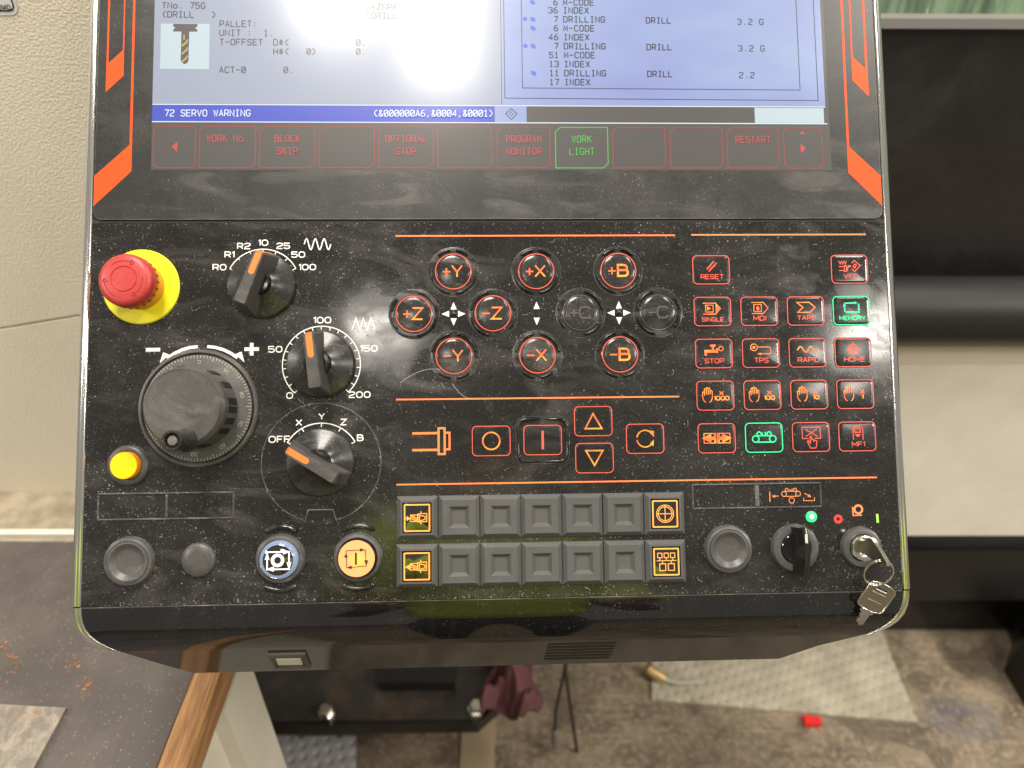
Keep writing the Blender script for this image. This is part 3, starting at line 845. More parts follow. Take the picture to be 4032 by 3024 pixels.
def I5(pts): return [(230.9 + (x - 1080) * K, -94.6 - (y - 225) * K) for x, y in pts]
def C5(x, y, r, a0=0, a1=360, n=20): return circ(*I5([(x, y)])[0], r * K, a0, a1, n)
lw = 0.6
b.ribbon(I5([(1013, 193), (1145, 193)]), lw, 0.3); b.ribbon(I5([(1013, 240), (1145, 240)]), lw, 0.3)
for x in (1013, 1145): b.ribbon(C5(x, 217, 23), lw, 0.3)
for x in (1040, 1118): b.ribbon(C5(x, 180, 14, -30, 230), lw, 0.3)
b.ribbon(C5(1079, 176, 12, 180, 400), lw, 0.3)
b.ribbon(C5(1082, 277, 25), lw, 0.3)
b.ribbon(I5([(878, 193), (878, 287)]), lw * 1.3, 0.3)
b.ribbon(I5([(962, 235), (915, 236)]), lw, 0.3); b.flat(I5([(898, 237), (928, 222), (928, 252)]), 0.3)
b.ribbon(I5([(1205, 213), (1250, 240)]), lw, 0.3); b.flat(I5([(1266, 252), (1232, 246), (1250, 222)]), 0.3)
b.ribbon(I5([(1195, 255), (1195, 282), (1297, 282), (1297, 252)]), lw, 0.3)
b.build('conveyor_drawing', M['legendorange'], lh)

def blank(x, y, lab):
    r = part_root('blank_button', x, y, lab)
    b = MB(); b.lathe([(19.9, 0), (19.8, 2.2), (18.6, 4.2), (16.6, 5.0), (16.2, 4.6)], n=64, cap=False); b.build('rim', M['blank'], r, smooth=35)
    b = MB(); b.lathe([(16.2, 4.3), (15.8, 5.4), (14.4, 5.6), (13.8, 5.3), (10.6, 2.4), (10.0, 2.2), (0.1, 2.4)], n=64); b.build('dished_cap', M['blank'], r, smooth=30)
blank(-307.2, -138.8, 'large grey dished blank at the lower left corner')
blank(176.0, -138.0, 'grey dished blank right of the square keys')
b = MB(); b.lathe([(13.7, 0), (13.5, 2.2), (12.4, 3.4), (7, 4.2), (0.1, 4.4)], n=48)
b.build('round_plug', M['wheel'], cp, smooth=50, loc=(-252.9, -138.7, 0))

# ================================================================== CYCLE BUTTONS
def guard_arc(mb, cx, cy, r, a0, a1, wd, ht, n=20):
    rings = []
    for i in range(n + 1):
        t = i / n; a = rad(a0 + (a1 - a0) * t)
        k = min(1, math.sin(PI * min(max(t, 0.0), 1.0)) * 3 + 0.05)
        k = min(1.0, math.sqrt(max(0.0, 1 - (max(0, abs(t - .5) - .44) / .06) ** 2)) + 0.02)
        ring = []
        for u in range(9):
            th = PI * u / 8
            rr = r + math.cos(th) * wd / 2 * k
            ring.append((cx + rr * math.cos(a), cy + rr * math.sin(a), math.sin(th) * ht * k))
        rings.append(ring)
    mb.loft(rings, cap1=False, closed=False)
def guards(parent, items, name='guard_rib'):
    for r, a0, a1, wd, ht in items:
        mb = MB(); guard_arc(mb, 0, 0, r, a0, a1, wd, ht)
        mb.build(name, M['guard'], parent, smooth=60)
for cx, lens_m, lab in ((-188.0, 'a', 'feed hold button with glowing white ring'), (-126.1, 'b', 'glowing orange cycle start button')):
    r = part_root('cycle_button', cx, -138.9, lab)
    b = MB(); b.lathe([(19.9, 0), (19.8, 2.5), (18.4, 4.6), (16.2, 5.2), (15.6, 4.6), (15.5, 3.0)], n=64, cap=False); b.build('bezel_ring', M['blank'], r, smooth=35)
    if lens_m == 'a':
        b = MB(); b.lathe([(15.3, 3.0), (15.2, 6.4), (14.8, 7.2), (14.2, 6.9), (13.9, 7.9), (13.4, 8.3), (12.9, 7.8), (12.5, 8.6), (11.9, 8.9)], n=64, cap=False); b.build('lit_ring', M['ring_white'], r, smooth=35)
        b = MB(); b.lathe([(12.0, 8.9), (11.4, 9.2), (0.1, 9.5)], n=56); b.build('lens', M['smoke'], r, smooth=40)
        b = MB()
        kk = 0.1125
        sq = icon_pts(265, 1298, kk, [(192, 1240), (345, 1240), (345, 1360), (192, 1360)])
        b.ribbon(sq, 1.1, 9.6, True)
        for tri in ([(303, 1222), (350, 1240), (303, 1258)], [(328, 1312), (362, 1312), (345, 1366)], [(240, 1340), (240, 1376), (186, 1358)], [(175, 1292), (208, 1292), (192, 1240)]):
            b.flat(icon_pts(265, 1298, kk, tri), 9.6)
        b.ribbon(circ(0, 0, 4.0), 2.5, 9.6, True)
        b.build('symbol', M['symbolwhite'], r)
    else:
        b = MB(); b.lathe([(15.3, 3.0), (15.1, 8.2), (14.6, 8.9)], n=64, cap=False); b.build('lens_skirt', M['gloss'], r, smooth=35)
        b = MB(); b.lathe([(14.5, 8.8), (14.1, 9.3), (0.1, 9.7)], n=56); b.build('lens', M['startlens'], r, smooth=40)
        b = MB(); kk = 0.1125
        b.ribbon(icon_pts(846, 1280, kk, [(775, 1222), (910, 1216), (917, 1330), (780, 1340)]), 0.55, 9.9, True)
        for tri in ([(872, 1205), (908, 1217), (872, 1230)], [(902, 1290), (930, 1290), (917, 1330)], [(815, 1325), (815, 1350), (778, 1339)], [(760, 1268), (788, 1268), (774, 1238)]):
            b.flat(icon_pts(846, 1280, kk, tri), 9.9)
        b.ribbon(icon_pts(846, 1280, kk, [(844, 1235), (844, 1320)]), 1.5, 9.9)
        b.build('symbol', M['symboldark'], r)
    guards(r, [(25.0, 58, 122, 4.6, 2.6), (25.0, 238, 302, 4.2, 2.4)])

# ================================================================== AXIS KEYS
ringmesh = discmesh = rimmesh = None
def axis_key(x, y, t, out, lit=True):
    r = part_root('axis_key', x, y, ('glowing round key marked ' if lit else 'unlit round key marked ') + t)
    b = MB(); b.lathe([(21.1, 0.0), (20.9, 0.25), (20.5, 0.35), (15.9, 0.35), (15.5, 0.3), (14.5, 0.9), (13.6, 1.5), (11.5, 1.9), (0.1, 2.1)], n=64)
    b.build('key_body', M['axiskey'], r, smooth=25)
    b = MB(); b.ribbon(circ(0, 0, 21.0, n=64), 0.25, 0.4, True); b.build('dust_rim', M['rim'], r)
    b = MB(); b.ribbon(circ(0, 0, 14.75, n=56), 0.78 if lit else 0.5, 1.9, True); b.build('backlit_ring', M['led_pink'] if lit else M['rim'], r)
    b = MB()
    h = 9.4
    text(b, t[0], -5.6, -0.2, 6.4, 6.2, 1.25, 2.4); text(b, t[1], 3.2 if t[1] != 'B' else 3.6, 0, h, 8.2 if lit else 8.6, 1.35 if t[1] != 'B' else 1.8, 2.4)
    b.build('legend', M['led_orange'] if lit else M['dimink'], r)
    for a0, a1 in ((6, 44), (-44, -6)):
        mb = MB(); guard_arc(mb, 0, 0, 18.3, out + a0, out + a1, 2.3, 3.0, 12); mb.build('guard_rib', M['guard'], r, smooth=60)
    for a0, a1 in ((98, 174), (186, 262)):
        mb = MB(); guard_arc(mb, 0, 0, 18.3, out + a0, out + a1, 2.3, 3.0, 18); mb.build('guard_rib', M['guard'], r, smooth=60)
for t, x, y, out in (('+Y', -47.9, 94.4, 90), ('-Y', -47.8, 23.7, 270), ('+Z', -80.7, 59.0, 180), ('-Z', -15.2, 59.0, 0), ('+X', 21.4, 94.3, 90), ('-X', 21.4, 23.6, 270), ('+B', 90.6, 94.5, 90), ('-B', 90.4, 23.7, 270)):
    axis_key(x, y, t, out)
axis_key(58.1, 59.1, '+C', 180, False); axis_key(123.6, 59.0, '-C', 0, False)
for x, full in ((-47.9, True), (21.4, False), (90.6, True)):
    r = part_root('arrow_cross', x, 59.0)
    for a in ((90, 270, 0, 180) if full else (90, 270)):
        c, s_ = math.cos(rad(a)), math.sin(rad(a))
        k0, k1, hw_ = (3.7, 9.9, 2.6)
        b = MB(); b.flat([(k1 * c, k1 * s_), (k0 * c - hw_ * s_, k0 * s_ + hw_ * c), (k0 * c + hw_ * s_, k0 * s_ - hw_ * c)], 0.14); b.build('arrow', M['white'], r)
    b = MB()
    if full: b.lathe([(2.9, 0), (2.6, 1.2), (1.7, 2.3), (0.7, 2.8), (0.05, 2.9)], n=24)
    else: b.loft([[(0.6 * math.cos(a * PI / 6), 2.8 * math.sin(a * PI / 6), 0) for a in range(12)], [(0.4 * math.cos(a * PI / 6), 2.4 * math.sin(a * PI / 6), 0.8) for a in range(12)]])
    b.build('centre_bump', M['guard'], r, smooth=60)

# ================================================================== RECTANGULAR BACKLIT KEYS
def key_base(x, y, name, label, lit='led_pink', w_=32.2, h_=25.3):
    r = part_root(name, x, y, label)
    b = MB()
    rr = lambda i, z, rad_: [(px, py, z) for px, py in rrect(-w_ / 2 + i, w_ / 2 - i, -h_ / 2 + i, h_ / 2 - i, rad_)]
    b.loft([rr(-0.2, 0, 4.2), rr(0.2, 0.5, 4.0), rr(1.5, 0.55, 3.2), rr(1.9, 0.72, 2.8), rr(2.6, 0.80, 2.4)])
    b.build('key_skin', M['key'], r, smooth=25)
    b = MB(); b.ribbon(rrect(-w_ / 2 + .55, w_ / 2 - .55, -h_ / 2 + .55, h_ / 2 - .55, 3.6), 0.74, 0.72, True); b.build('backlit_outline', M[lit], r)
    return r
Z = 0.95
colx = [169.8, 209.7, 249.5, 288.9]; rowy = [95.1, 59.5, 23.9, -11.5, -47.0]
def legend(r, t, dx, dy, wtot, h, m='led_red', sw=0.62):
    units = sum(G[c][0] for c in t); gaps = len(t) - 1
    w_ = wtot / (units + 0.30 * gaps)
    b = MB(); text(b, t, dx, dy, h, w_, sw, Z, gap=w_ * 0.30); b.build('legend', M[m], r)
KA = 0.0651
def ic(r, c, k, items, m='led_orange', name='symbol', wd=0.68):
    b = MB()
    for it in items:
        kind, pts = it[0], it[1]
        if kind == 'l': b.ribbon(icon_pts(*c, k, pts), it[2] if len(it) > 2 else wd, Z)
        elif kind == 'c': b.ribbon(icon_pts(*c, k, pts), it[2] if len(it) > 2 else wd, Z, True)
        elif kind == 's': b.ribbon(soft_path(icon_pts(*c, k, pts), it[2]), wd, Z)
        elif kind == 'f': b.flat(icon_pts(*c, k, pts), Z)
        elif kind == 'o':
            x, y = icon_pts(*c, k, [pts])[0]
            b.ribbon(circ(x, y, it[2] * k, *(it[3:5] if len(it) > 3 else (0, 360)), 28), it[5] if len(it) > 5 else wd, Z, len(it) <= 3)
        elif kind == 'd':
            x, y = icon_pts(*c, k, [pts])[0]; b.flat(circ(x, y, it[2] * k, n=16)[:-1], Z)
    return b.build(name, M[m], r)
MK = 'mode_key'
r = key_base(colx[0], rowy[0], MK, 'RESET key'); ic(r, (316, 268), KA, [('l', [(258, 262), (355, 155)], 1.2), ('l', [(284, 289), (388, 180)], 1.2)], 'led_red'); legend(r, 'RESET', 0.6, -6.0, 19.2, 3.6)
r = key_base(colx[3], rowy[0], MK, 'VFC key'); c = (900, 257)
ic(r, c, KA, [('l', [(760, 148), (780, 190), (797, 150), (815, 190), (832, 150), (850, 190), (862, 150)], .7), ('l', [(760, 222), (830, 222)]), ('l', [(760, 275), (830, 275)]), ('c', [(832, 210), (858, 210), (858, 288), (832, 288)], .7), ('f', [(864, 224), (878, 224), (878, 280), (864, 280)]),
   ('f', [(878, 203), (930, 212), (885, 243)]), ('l', [(930, 178), (968, 143), (1045, 212), (968, 287), (930, 255)], .8), ('c', [(948, 228), (968, 190), (992, 204), (970, 243)], .8)], 'led_red'); legend(r, 'VFC', 0.7, -6.1, 11.4, 3.7)
r = key_base(colx[0], rowy[1], MK, 'SINGLE key'); c = (335, 787)
ic(r, c, KA, [('l', [(210, 679), (385, 679)]), ('l', [(210, 822), (385, 822)]), ('f', [(376, 672), (448, 748), (376, 828)]), ('c', [(245, 705), (343, 705), (343, 795), (245, 795)]), ('f', [(262, 718), (318, 748), (262, 778)])]); legend(r, 'SINGLE', 0, -6.8, 18.4, 3.2)
r = key_base(colx[1], rowy[1], MK, 'MDI key'); c = (920, 783)
ic(r, c, KA, [('l', [(820, 669), (975, 669), (1036, 741), (970, 815), (820, 815)]), ('c', [(850, 695), (947, 695), (947, 790), (850, 790)]), ('f', [(880, 735), (900, 712), (920, 735), (922, 760), (905, 778), (886, 768)])]); legend(r, 'MDI', 0.3, -6.0, 10.6, 3.6)
r = key_base(colx[2], rowy[1], MK, 'TAPE key'); c = (352, 780)
ic(r, c, KA, [('c', [(240, 670), (400, 668), (478, 735), (405, 800), (245, 800), (318, 735)], 1.0)]); legend(r, 'TAPE', 0.4, -5.9, 15.6, 3.5)
r = key_base(colx[3], rowy[1], MK, 'green lit MEMORY key', 'led_green'); c = (925, 775)
ic(r, c, KA, [('l', [(838, 680), (985, 674)], 1.1), ('f', [(970, 655), (1008, 674), (970, 692)]), ('l', [(1022, 685), (1024, 770)], 1.1), ('f', [(1004, 756), (1045, 756), (1024, 792)]), ('l', [(1035, 796), (870, 798)], 1.1), ('f', [(838, 798), (882, 780), (882, 815)]), ('l', [(836, 790), (832, 710)], 1.1), ('f', [(812, 718), (832, 676), (854, 718)])], 'led_green'); legend(r, 'MEMORY', 0.6, -6.4, 22, 3.2, 'led_green')
r = key_base(colx[0], rowy[2], MK, 'coolant STOP key'); c = (345, 1312)
ic(r, c, KA, [('f', [(295, 1198), (368, 1198), (368, 1222), (295, 1222)]), ('f', [(320, 1222), (345, 1222), (345, 1268), (320, 1268)]), ('f', [(222, 1266), (400, 1266), (400, 1302), (222, 1302)]), ('f', [(222, 1302), (252, 1302), (252, 1340), (222, 1340)]), ('f', [(374, 1246), (402, 1246), (402, 1266), (374, 1266)]), ('o', (438, 1250), 28)]); legend(r, 'STOP', 0.1, -6.3, 16, 3.7)
r = key_base(colx[1], rowy[2], MK, 'TPS key'); c = (940, 1310)
ic(r, c, KA, [('o', (852, 1235), 44), ('d', (852, 1234), 18), ('s', [(900, 1232), (1070, 1232), (1070, 1320), (925, 1320)], 1.8), ('f', [(893, 1320), (938, 1302), (938, 1338)])]); legend(r, 'TPS', 0.2, -6.1, 11.6, 3.8)
r = key_base(colx[2], rowy[2], MK, 'RAPID key'); c = (374, 1303)
ic(r, c, KA, [('l', [(243 + 272 * i / 40, 1260 - 36 * math.sin(2 * PI * 2 * i / 40 - 0.3)) for i in range(41)], 1.1)]); legend(r, 'RAPID', 0.7, -6.0, 18, 3.6)
r = key_base(colx[3], rowy[2], MK, 'HOME key'); c = (948, 1300)
ic(r, c, KA, [('o', (945, 1262), 66), ('o', (945, 1262), 38), ('l', [(870, 1262), (1050, 1262)], .8), ('l', [(946, 1168), (946, 1335)], .8), ('f', [(945, 1262), (907, 1262), (914, 1240), (930, 1228), (945, 1224)])], 'led_red'); legend(r, 'HOME', 0.7, -6.0, 17.4, 3.6)
KB = 0.0451
for i, t in enumerate(('1000', '100', '10', '1')):
    r = key_base(colx[i], rowy[3], MK, 'hand jog key marked x ' + t); c = (525 + (20, 25, 30, 30)[i] * (i > 0), 452)
    ic(r, (525 - (0, -10, 15, 25)[i] + (0, 20, 0, 0)[i] * 0, 452), KB, [('l', [(345, 578), (315, 555), (290, 505), (288, 392), (303, 380), (320, 388), (324, 455)]), ('l', [(322, 450), (322, 330), (340, 318), (357, 330), (357, 432)]),
        ('l', [(357, 320), (375, 300), (392, 312), (392, 432)]), ('l', [(392, 322), (410, 316), (427, 330), (427, 425)]), ('l', [(437, 420), (440, 368), (455, 358), (470, 372), (466, 500), (445, 550), (412, 578)])], 'led_orange')
    b = MB(); xx = 5.2 + (0, 0.6, -0.4, -0.6)[i] + (0, 0, 0.9, 1.4)[i]
    text(b, 'x', xx, 2.6, 4.2, 4.2, 0.85, Z); text(b, t, xx, -2.2, 3.1, 2.9, 0.85, Z, gap=0.8); b.build('legend', M['led_orange'], r)
r = key_base(colx[0], rowy[4], MK, 'key with two solid opposed arrows'); c = (552, 1220)
ic(r, c, KB, [('c', [(315, 1132), (535, 1132), (535, 1308), (315, 1308)]), ('f', [(275, 1220), (450, 1136), (450, 1305)]), ('f', [(450, 1190), (500, 1190), (500, 1250), (450, 1250)]), ('l', [(510, 1135), (510, 1305)], .8),
   ('c', [(570, 1132), (797, 1132), (797, 1308), (570, 1308)]), ('f', [(832, 1218), (655, 1136), (655, 1305)]), ('f', [(612, 1190), (655, 1190), (655, 1250), (612, 1250)]), ('l', [(595, 1135), (595, 1305)], .8)])
r = key_base(colx[1], rowy[4], MK, 'green lit chip conveyor key', 'led_green'); c = (1415, 1215)
ic(r, c, KB, [('l', [(1255, 1180), (1578, 1180)]), ('l', [(1255, 1298), (1578, 1298)]), ('o', (1257, 1239), 60), ('o', (1576, 1239), 60), ('o', (1322, 1148), 38, -10, 240), ('o', (1412, 1142), 34, 150, 420), ('o', (1510, 1148), 38, -30, 220)], 'led_green', wd=0.95)
r = key_base(colx[2], rowy[4], MK, 'crossed screen key with pointing hand'); c = (602, 1205)
ic(r, c, KB, [('l', [(555, 1232), (440, 1232), (436, 1025), (775, 1025), (782, 1228), (670, 1230)]), ('l', [(500, 1062), (722, 1195)]), ('l', [(715, 1060), (500, 1195)]), ('l', [(588, 1325), (578, 1200), (594, 1186), (610, 1200), (616, 1270)]), ('l', [(616, 1245), (648, 1250), (652, 1285), (676, 1265), (702, 1275), (704, 1340), (682, 1410), (585, 1410), (528, 1290), (542, 1270), (586, 1322)])], 'led_red')
r = key_base(colx[3], rowy[4], MK, 'MF1 key'); c = (1435, 1190)
ic(r, c, KB, [('s', [(1360, 1250), (1352, 1000), (1545, 1000), (1540, 1250)], 3.6), ('c', [(1385, 1115), (1385, 1060), (1400, 1038), (1478, 1038), (1494, 1060), (1494, 1115)]), ('l', [(1395, 1158), (1490, 1158)], .7), ('l', [(1405, 1172), (1482, 1172)], .7), ('l', [(1420, 1188), (1468, 1188)], .7)], 'led_red'); legend(r, 'MF1', 0.6, -6.4, 10.6, 3.5)

# spindle keys
KC = 0.1133
SKN = 'spindle_key'
r = key_base(-17.7, -46.8, SKN, 'spindle stop key marked with a ring'); b = MB(); b.ribbon(circ(0, 0, 7.0, n=40), 1.2, Z, True); b.build('symbol', M['led_orange'], r)
r = key_base(24.7, -46.6, SKN, 'spindle start key marked with a bar, ribbed surround'); b = MB(); b.ribbon([(0, 7.6), (0, -7.6)], 1.9, Z); b.build('symbol', M['led_red'], r)
W2, H2 = 20.0, 17.4
for sx in (-1, 1):
    for sy in (-1, 1):
        path = soft_path([(sx * 1.8, sy * H2), (sx * W2, sy * H2), (sx * W2, sy * 1.2)], 7.0, n=9)
        mb = MB(); rings = []
        N = len(path)
        for i, p in enumerate(path):
            a_ = Vector(path[max(i - 1, 0)]); c_ = Vector(path[min(i + 1, N - 1)]); d = (c_ - a_).normalized(); nn = Vector((-d.y, d.x))
            k = 0.35 if i in (0, N - 1) else 1
            rings.append([(p[0] + nn.x * math.cos(PI * u / 8) * 1.3 * k, p[1] + nn.y * math.cos(PI * u / 8) * 1.3 * k, math.sin(PI * u / 8) * 2.6 * k) for u in range(9)])
        mb.loft(rings, cap1=False, closed=False); mb.build('guard_rib', M['guard'], r, smooth=60)
b = MB(); b.ribbon(rrect(-22, 22, -19.4, 19.4, 8), 0.3, 0.2, True); b.build('dust_rim', M['rim'], r)
r = key_base(66.9, -31.6, SKN, 'spindle speed up key with triangle'); b = MB(); b.ribbon(icon_pts(1541, 291, KC, [(1540, 236), (1603, 345), (1481, 345)]), 1.15, Z, True); b.build('symbol', M['led_orange'], r)
r = key_base(67.3, -62.0, SKN, 'spindle speed down key with inverted triangle'); b = MB(); b.ribbon(icon_pts(1548, 559, KC, [(1486, 505), (1610, 505), (1547, 612)]), 1.15, Z, True); b.build('symbol', M['led_orange'], r)
r = key_base(109.8, -46.6, SKN, 'spindle jog key with two curved arrows')
b = MB(); b.ribbon(circ(0, 0, 6.9, 172, 40, 20), 1.0, Z); b.ribbon(circ(0, 0, 6.9, 188, 318, 20), 1.0, Z)
b.flat([(3.6, 6.6), (6.4, 4.4), (7.6, 1.0), (7.2, 6.2)], Z); b.flat([(3.6, 5.2), (6.8, 6.6), (7.4, 1.2)], Z); b.flat([(3.8, -4.4), (6.8, -6.2), (7.2, -0.8)], Z); b.build('symbol', M['led_orange'], r)
# printed spindle drawing
K3 = 0.1133
def S3(pts): return [(-66.9 + (x - 365) * K3, -46.4 - (y - 436) * K3) for x, y in pts]
b = MB()
b.ribbon(S3([(228, 378), (410, 378)]), 1.9, 0.14); b.ribbon(S3([(228, 499), (410, 499)]), 1.9, 0.14)
b.ribbon(S3([(418, 343), (462, 343), (462, 530), (418, 530)]), 1.7, 0.14, True)
b.ribbon(S3([(470, 376), (497, 376), (497, 496), (470, 496)]), 1.6, 0.14)
b.build('spindle_drawing', M['lineorange'], cp)

# ================================================================== SQUARE KEY ROWS
WK, HK = 33.3, 34.4
def sq(i, z, wk=WK, hk=HK): return [(-wk / 2 + i, -hk / 2 + i, z), (wk / 2 - i, -hk / 2 + i, z), (wk / 2 - i, hk / 2 - i, z), (-wk / 2 + i, hk / 2 - i, z)]
blank_me = frame_me = None
b = MB(); b.loft([sq(0, 0), sq(0.1, 1.8), sq(3.4, 5.2), sq(8.6, 5.0), sq(11.4, 2.2)]); proto = b
c7 = [-78.3, -44.5, -10.8, 22.5, 56.0, 90.0, 123.7]
c7b = [-78.6, -44.6, -10.9, 22.4, 56.0, 90.0, 123.7]
def frame(): 
    mb = MB(); mb.loft([sq(0, 0), sq(0.1, 1.8), sq(3.4, 5.2), sq(4.9, 5.3), sq(5.1, 1.0)], cap1=False); return mb
def lit_lens(r, m, edge_m):
    lw_, lh_ = 11.1, 11.6
    mb = MB(); mb.loft([[(x, y, z) for x, y in rrect(-lw_ + i, lw_ - i, -lh_ + i, lh_ - i, 1)] for i, z in ((-0.2, 0.6), (0.0, 4.2), (0.5, 4.8), (1.2, 4.9))]); mb.build('lens', m, r, smooth=30)
    mb = MB(); mb.ribbon(rrect(-10.0, 10.0, -10.5, 10.5, 0.3, 1), 1.15, 5.0, True); mb.build('backlit_outline', M['led_amber'], r)
    mb = MB(); mb.loft([sq(5.3, 0.3), sq(5.3, 0.35)]); mb.build('recess', edge_m, r)
M['redglow'] = mat('red_glow_recess', (0.05, 0.01, 0.01), 0.4, emit=(0.6, 0.03, 0.03), es=0.25)
for row, (cs, y) in enumerate(((c7, -108.0), (c7b, -146.6))):
    for i, x in enumerate(cs):
        yy = y - 0.12 * (i - 3) * 0.2
        if i in (0, 6):
            lab = {(0, 0): 'lit key with tool clamp symbol, upper left of the square keys', (0, 6): 'lit key with crosshair circle', (1, 0): 'lit key with tool unclamp symbol', (1, 6): 'lit key with linked boxes'}[(row, i)]
            r = part_root('square_key', x, yy, lab)
            if frame_me is None:
                o = frame().build('key_frame', M['cap'], r, smooth=25); frame_me = o.data
            else:
                link('key_frame', frame_me, r)
            lit_lens(r, M['smoke'], M['dark'] if (row, i) in ((0, 6), (1, 0)) else M['redglow'])
            mb = MB(); zz = 5.05
            if i == 0:
                k = KB; cc = (388, 420)
                L = lambda pts, cl=False, wd=0.62: mb.ribbon([(a - 0.3, b_ + 0.3) for a, b_ in icon_pts(*cc, k, pts)], wd, zz, cl)
                if row == 0:
                    mb.flat(icon_pts(*cc, k, [(275, 428), (205, 385), (205, 472)]), zz); mb.flat(icon_pts(*cc, k, [(178, 428), (192, 412), (206, 428), (192, 444)]), zz)
                else:
                    mb.flat(icon_pts(*cc, k, [(178, 428), (266, 382), (266, 474)]), zz)
                L([(280, 375), (405, 375), (405, 487), (280, 487)], True); L([(300, 382), (402, 440)]); L([(285, 430), (375, 482)]); L([(285, 390), (400, 475)])
                L([(412, 358), (442, 358), (442, 498), (412, 498)], True, 0.7); L([(450, 385), (538, 402), (538, 455), (450, 478)]); L([(463, 312), (463, 352), (568, 352), (568, 495), (463, 495), (463, 540)], False, 0.7)
            elif row == 0:
                mb.ribbon(circ(0, 0.1, 7.0, n=36), 0.6, zz, True); mb.ribbon(circ(0, 0.1, 5.6, n=32), 0.6, zz, True); mb.ribbon([(-7.2, 0.1), (7.2, 0.1)], 0.6, zz); mb.ribbon([(0, -7.1), (0, 7.3)], 0.6, zz)
            else:
                k = 0.118; cc = (1979, 557)
                for xa in (1919, 1964, 2008): mb.ribbon(icon_pts(*cc, k, [(xa, 498), (xa + 30, 498), (xa + 30, 529), (xa, 529)]), 0.6, zz, True); mb.ribbon(icon_pts(*cc, k, [(xa + 15, 529), (xa + 15, 549)]), 0.6, zz)
                mb.ribbon(icon_pts(*cc, k, [(1912, 549), (2048, 549)]), 0.6, zz)
                for xa in (1931, 1991): mb.ribbon(icon_pts(*cc, k, [(xa, 570), (xa + 42, 570), (xa + 42, 616), (xa, 616)]), 0.7, zz, True); mb.ribbon(icon_pts(*cc, k, [(xa + 21, 549), (xa + 21, 570)]), 0.6, zz)
            mb.build('symbol', M['led_amber'], r)
        else:
            if blank_me is None:
                o = proto.build('square_blank', M['cap'], cp, loc=(x, yy, 0)); blank_me = o.data
            else:
                o = link('square_blank', blank_me, cp, (x, yy, random.uniform(-0.35, 0.1)))
                o.rotation_euler = (random.uniform(-.008, .008), random.uniform(-.008, .008), random.uniform(-.004, .004))

# ================================================================== SELECTOR, KEY LOCK, LAMP (right)
r = part_root('selector_switch', 231.6, -138.2, 'black selector switch with a curved fin below the green lamp')
b = MB(); b.lathe([(19.9, 0), (19.8, 2.4), (18.4, 4.6), (16.0, 5.2), (13.0, 4.8), (12.4, 3.4)], n=64, cap=False); b.build('bezel_ring', M['blank'], r, smooth=35)
b = MB(); b.lathe([(12.2, 2.0), (12.1, 4.6), (11.4, 5.2), (8, 4.4), (0.1, 4.2)], n=48); b.build('hub', M['gloss'], r, smooth=40)
b = MB(); rings = []
for i in range(13):
    t = i / 12; yy = 17.8 - 37.6 * t; bow = math.sin(PI * t) * 1.4; ht = 15.5 + 1.6 * math.sin(PI * t)
    rings.append([(-4.6 + bow * .4, yy, 3.4), (0.4 + bow, yy, ht), (1.2 + bow, yy, ht + .5), (4.0 + bow, yy, ht + .4), (4.6 + bow, yy, ht), (4.8 + bow * .6, yy, 3.4)])
b.loft(rings[::-1], cap0=True, cap1=True, closed=True); b.build('fin', M['gloss'], r, smooth=35)
b = MB(); b.flat([(1.9, 13.6), (1.9, 6.4), (4.1, 6.2), (4.0, 13.6)], 17.75); b.build('index_mark', M['pale'], r)
b = MB(); b.lathe([(4.6, 0), (4.5, 0.8), (3.6, 1.8), (0.1, 2.3)], n=32); b.build('indicator_lamp', M['led'], cp, smooth=60, loc=(247.2, -113.0, 0), label='small glowing green lamp')
b = MB(); b.lathe([(2.2, 1.8), (1.6, 2.5), (0.1, 2.9)], n=20); b.build('lamp_core', M['ledcore'], cp, smooth=60, loc=(246.9, -112.8, 0))
r = part_root('key_switch', 287.2, -138.4, 'key switch with steel barrel beside the panel edge')
b = MB(); b.lathe([(17.0, 0), (16.9, 2.4), (15.6, 4.4), (13.0, 5.2), (11.2, 4.8), (10.9, 3.6)], n=64, cap=False); b.build('bezel_ring', M['blank'], r, smooth=35)
b = MB(); b.lathe([(10.8, 2.0), (10.7, 7.4), (10.2, 8.2), (8.6, 8.6), (6.2, 8.2), (5.6, 7.0), (5.2, 7.6), (0.1, 7.6)], n=48); b.build('barrel', M['steel'], r, smooth=30)
b = MB(); b.ribbon(circ(269.8, -115.3, 2.6, n=28), 2.3, 0.14, True); b.build('off_mark', M['printred'], cp)
b = MB(); b.ribbon([(282.4, -105.4), (282.6, -112.6), (290.0, -112.4)], 1.0, 0.14); b.ribbon(circ(287.2, -107.6, 3.3, n=28), 1.7, 0.14, True); b.build('lock_symbol', M['legendorange'], cp)
b = MB(); b.flat([(302.0, -111.6), (304.0, -111.7), (304.2, -118.9), (302.2, -118.9)], 0.14); b.build('on_mark', M['printgreen'], cp)

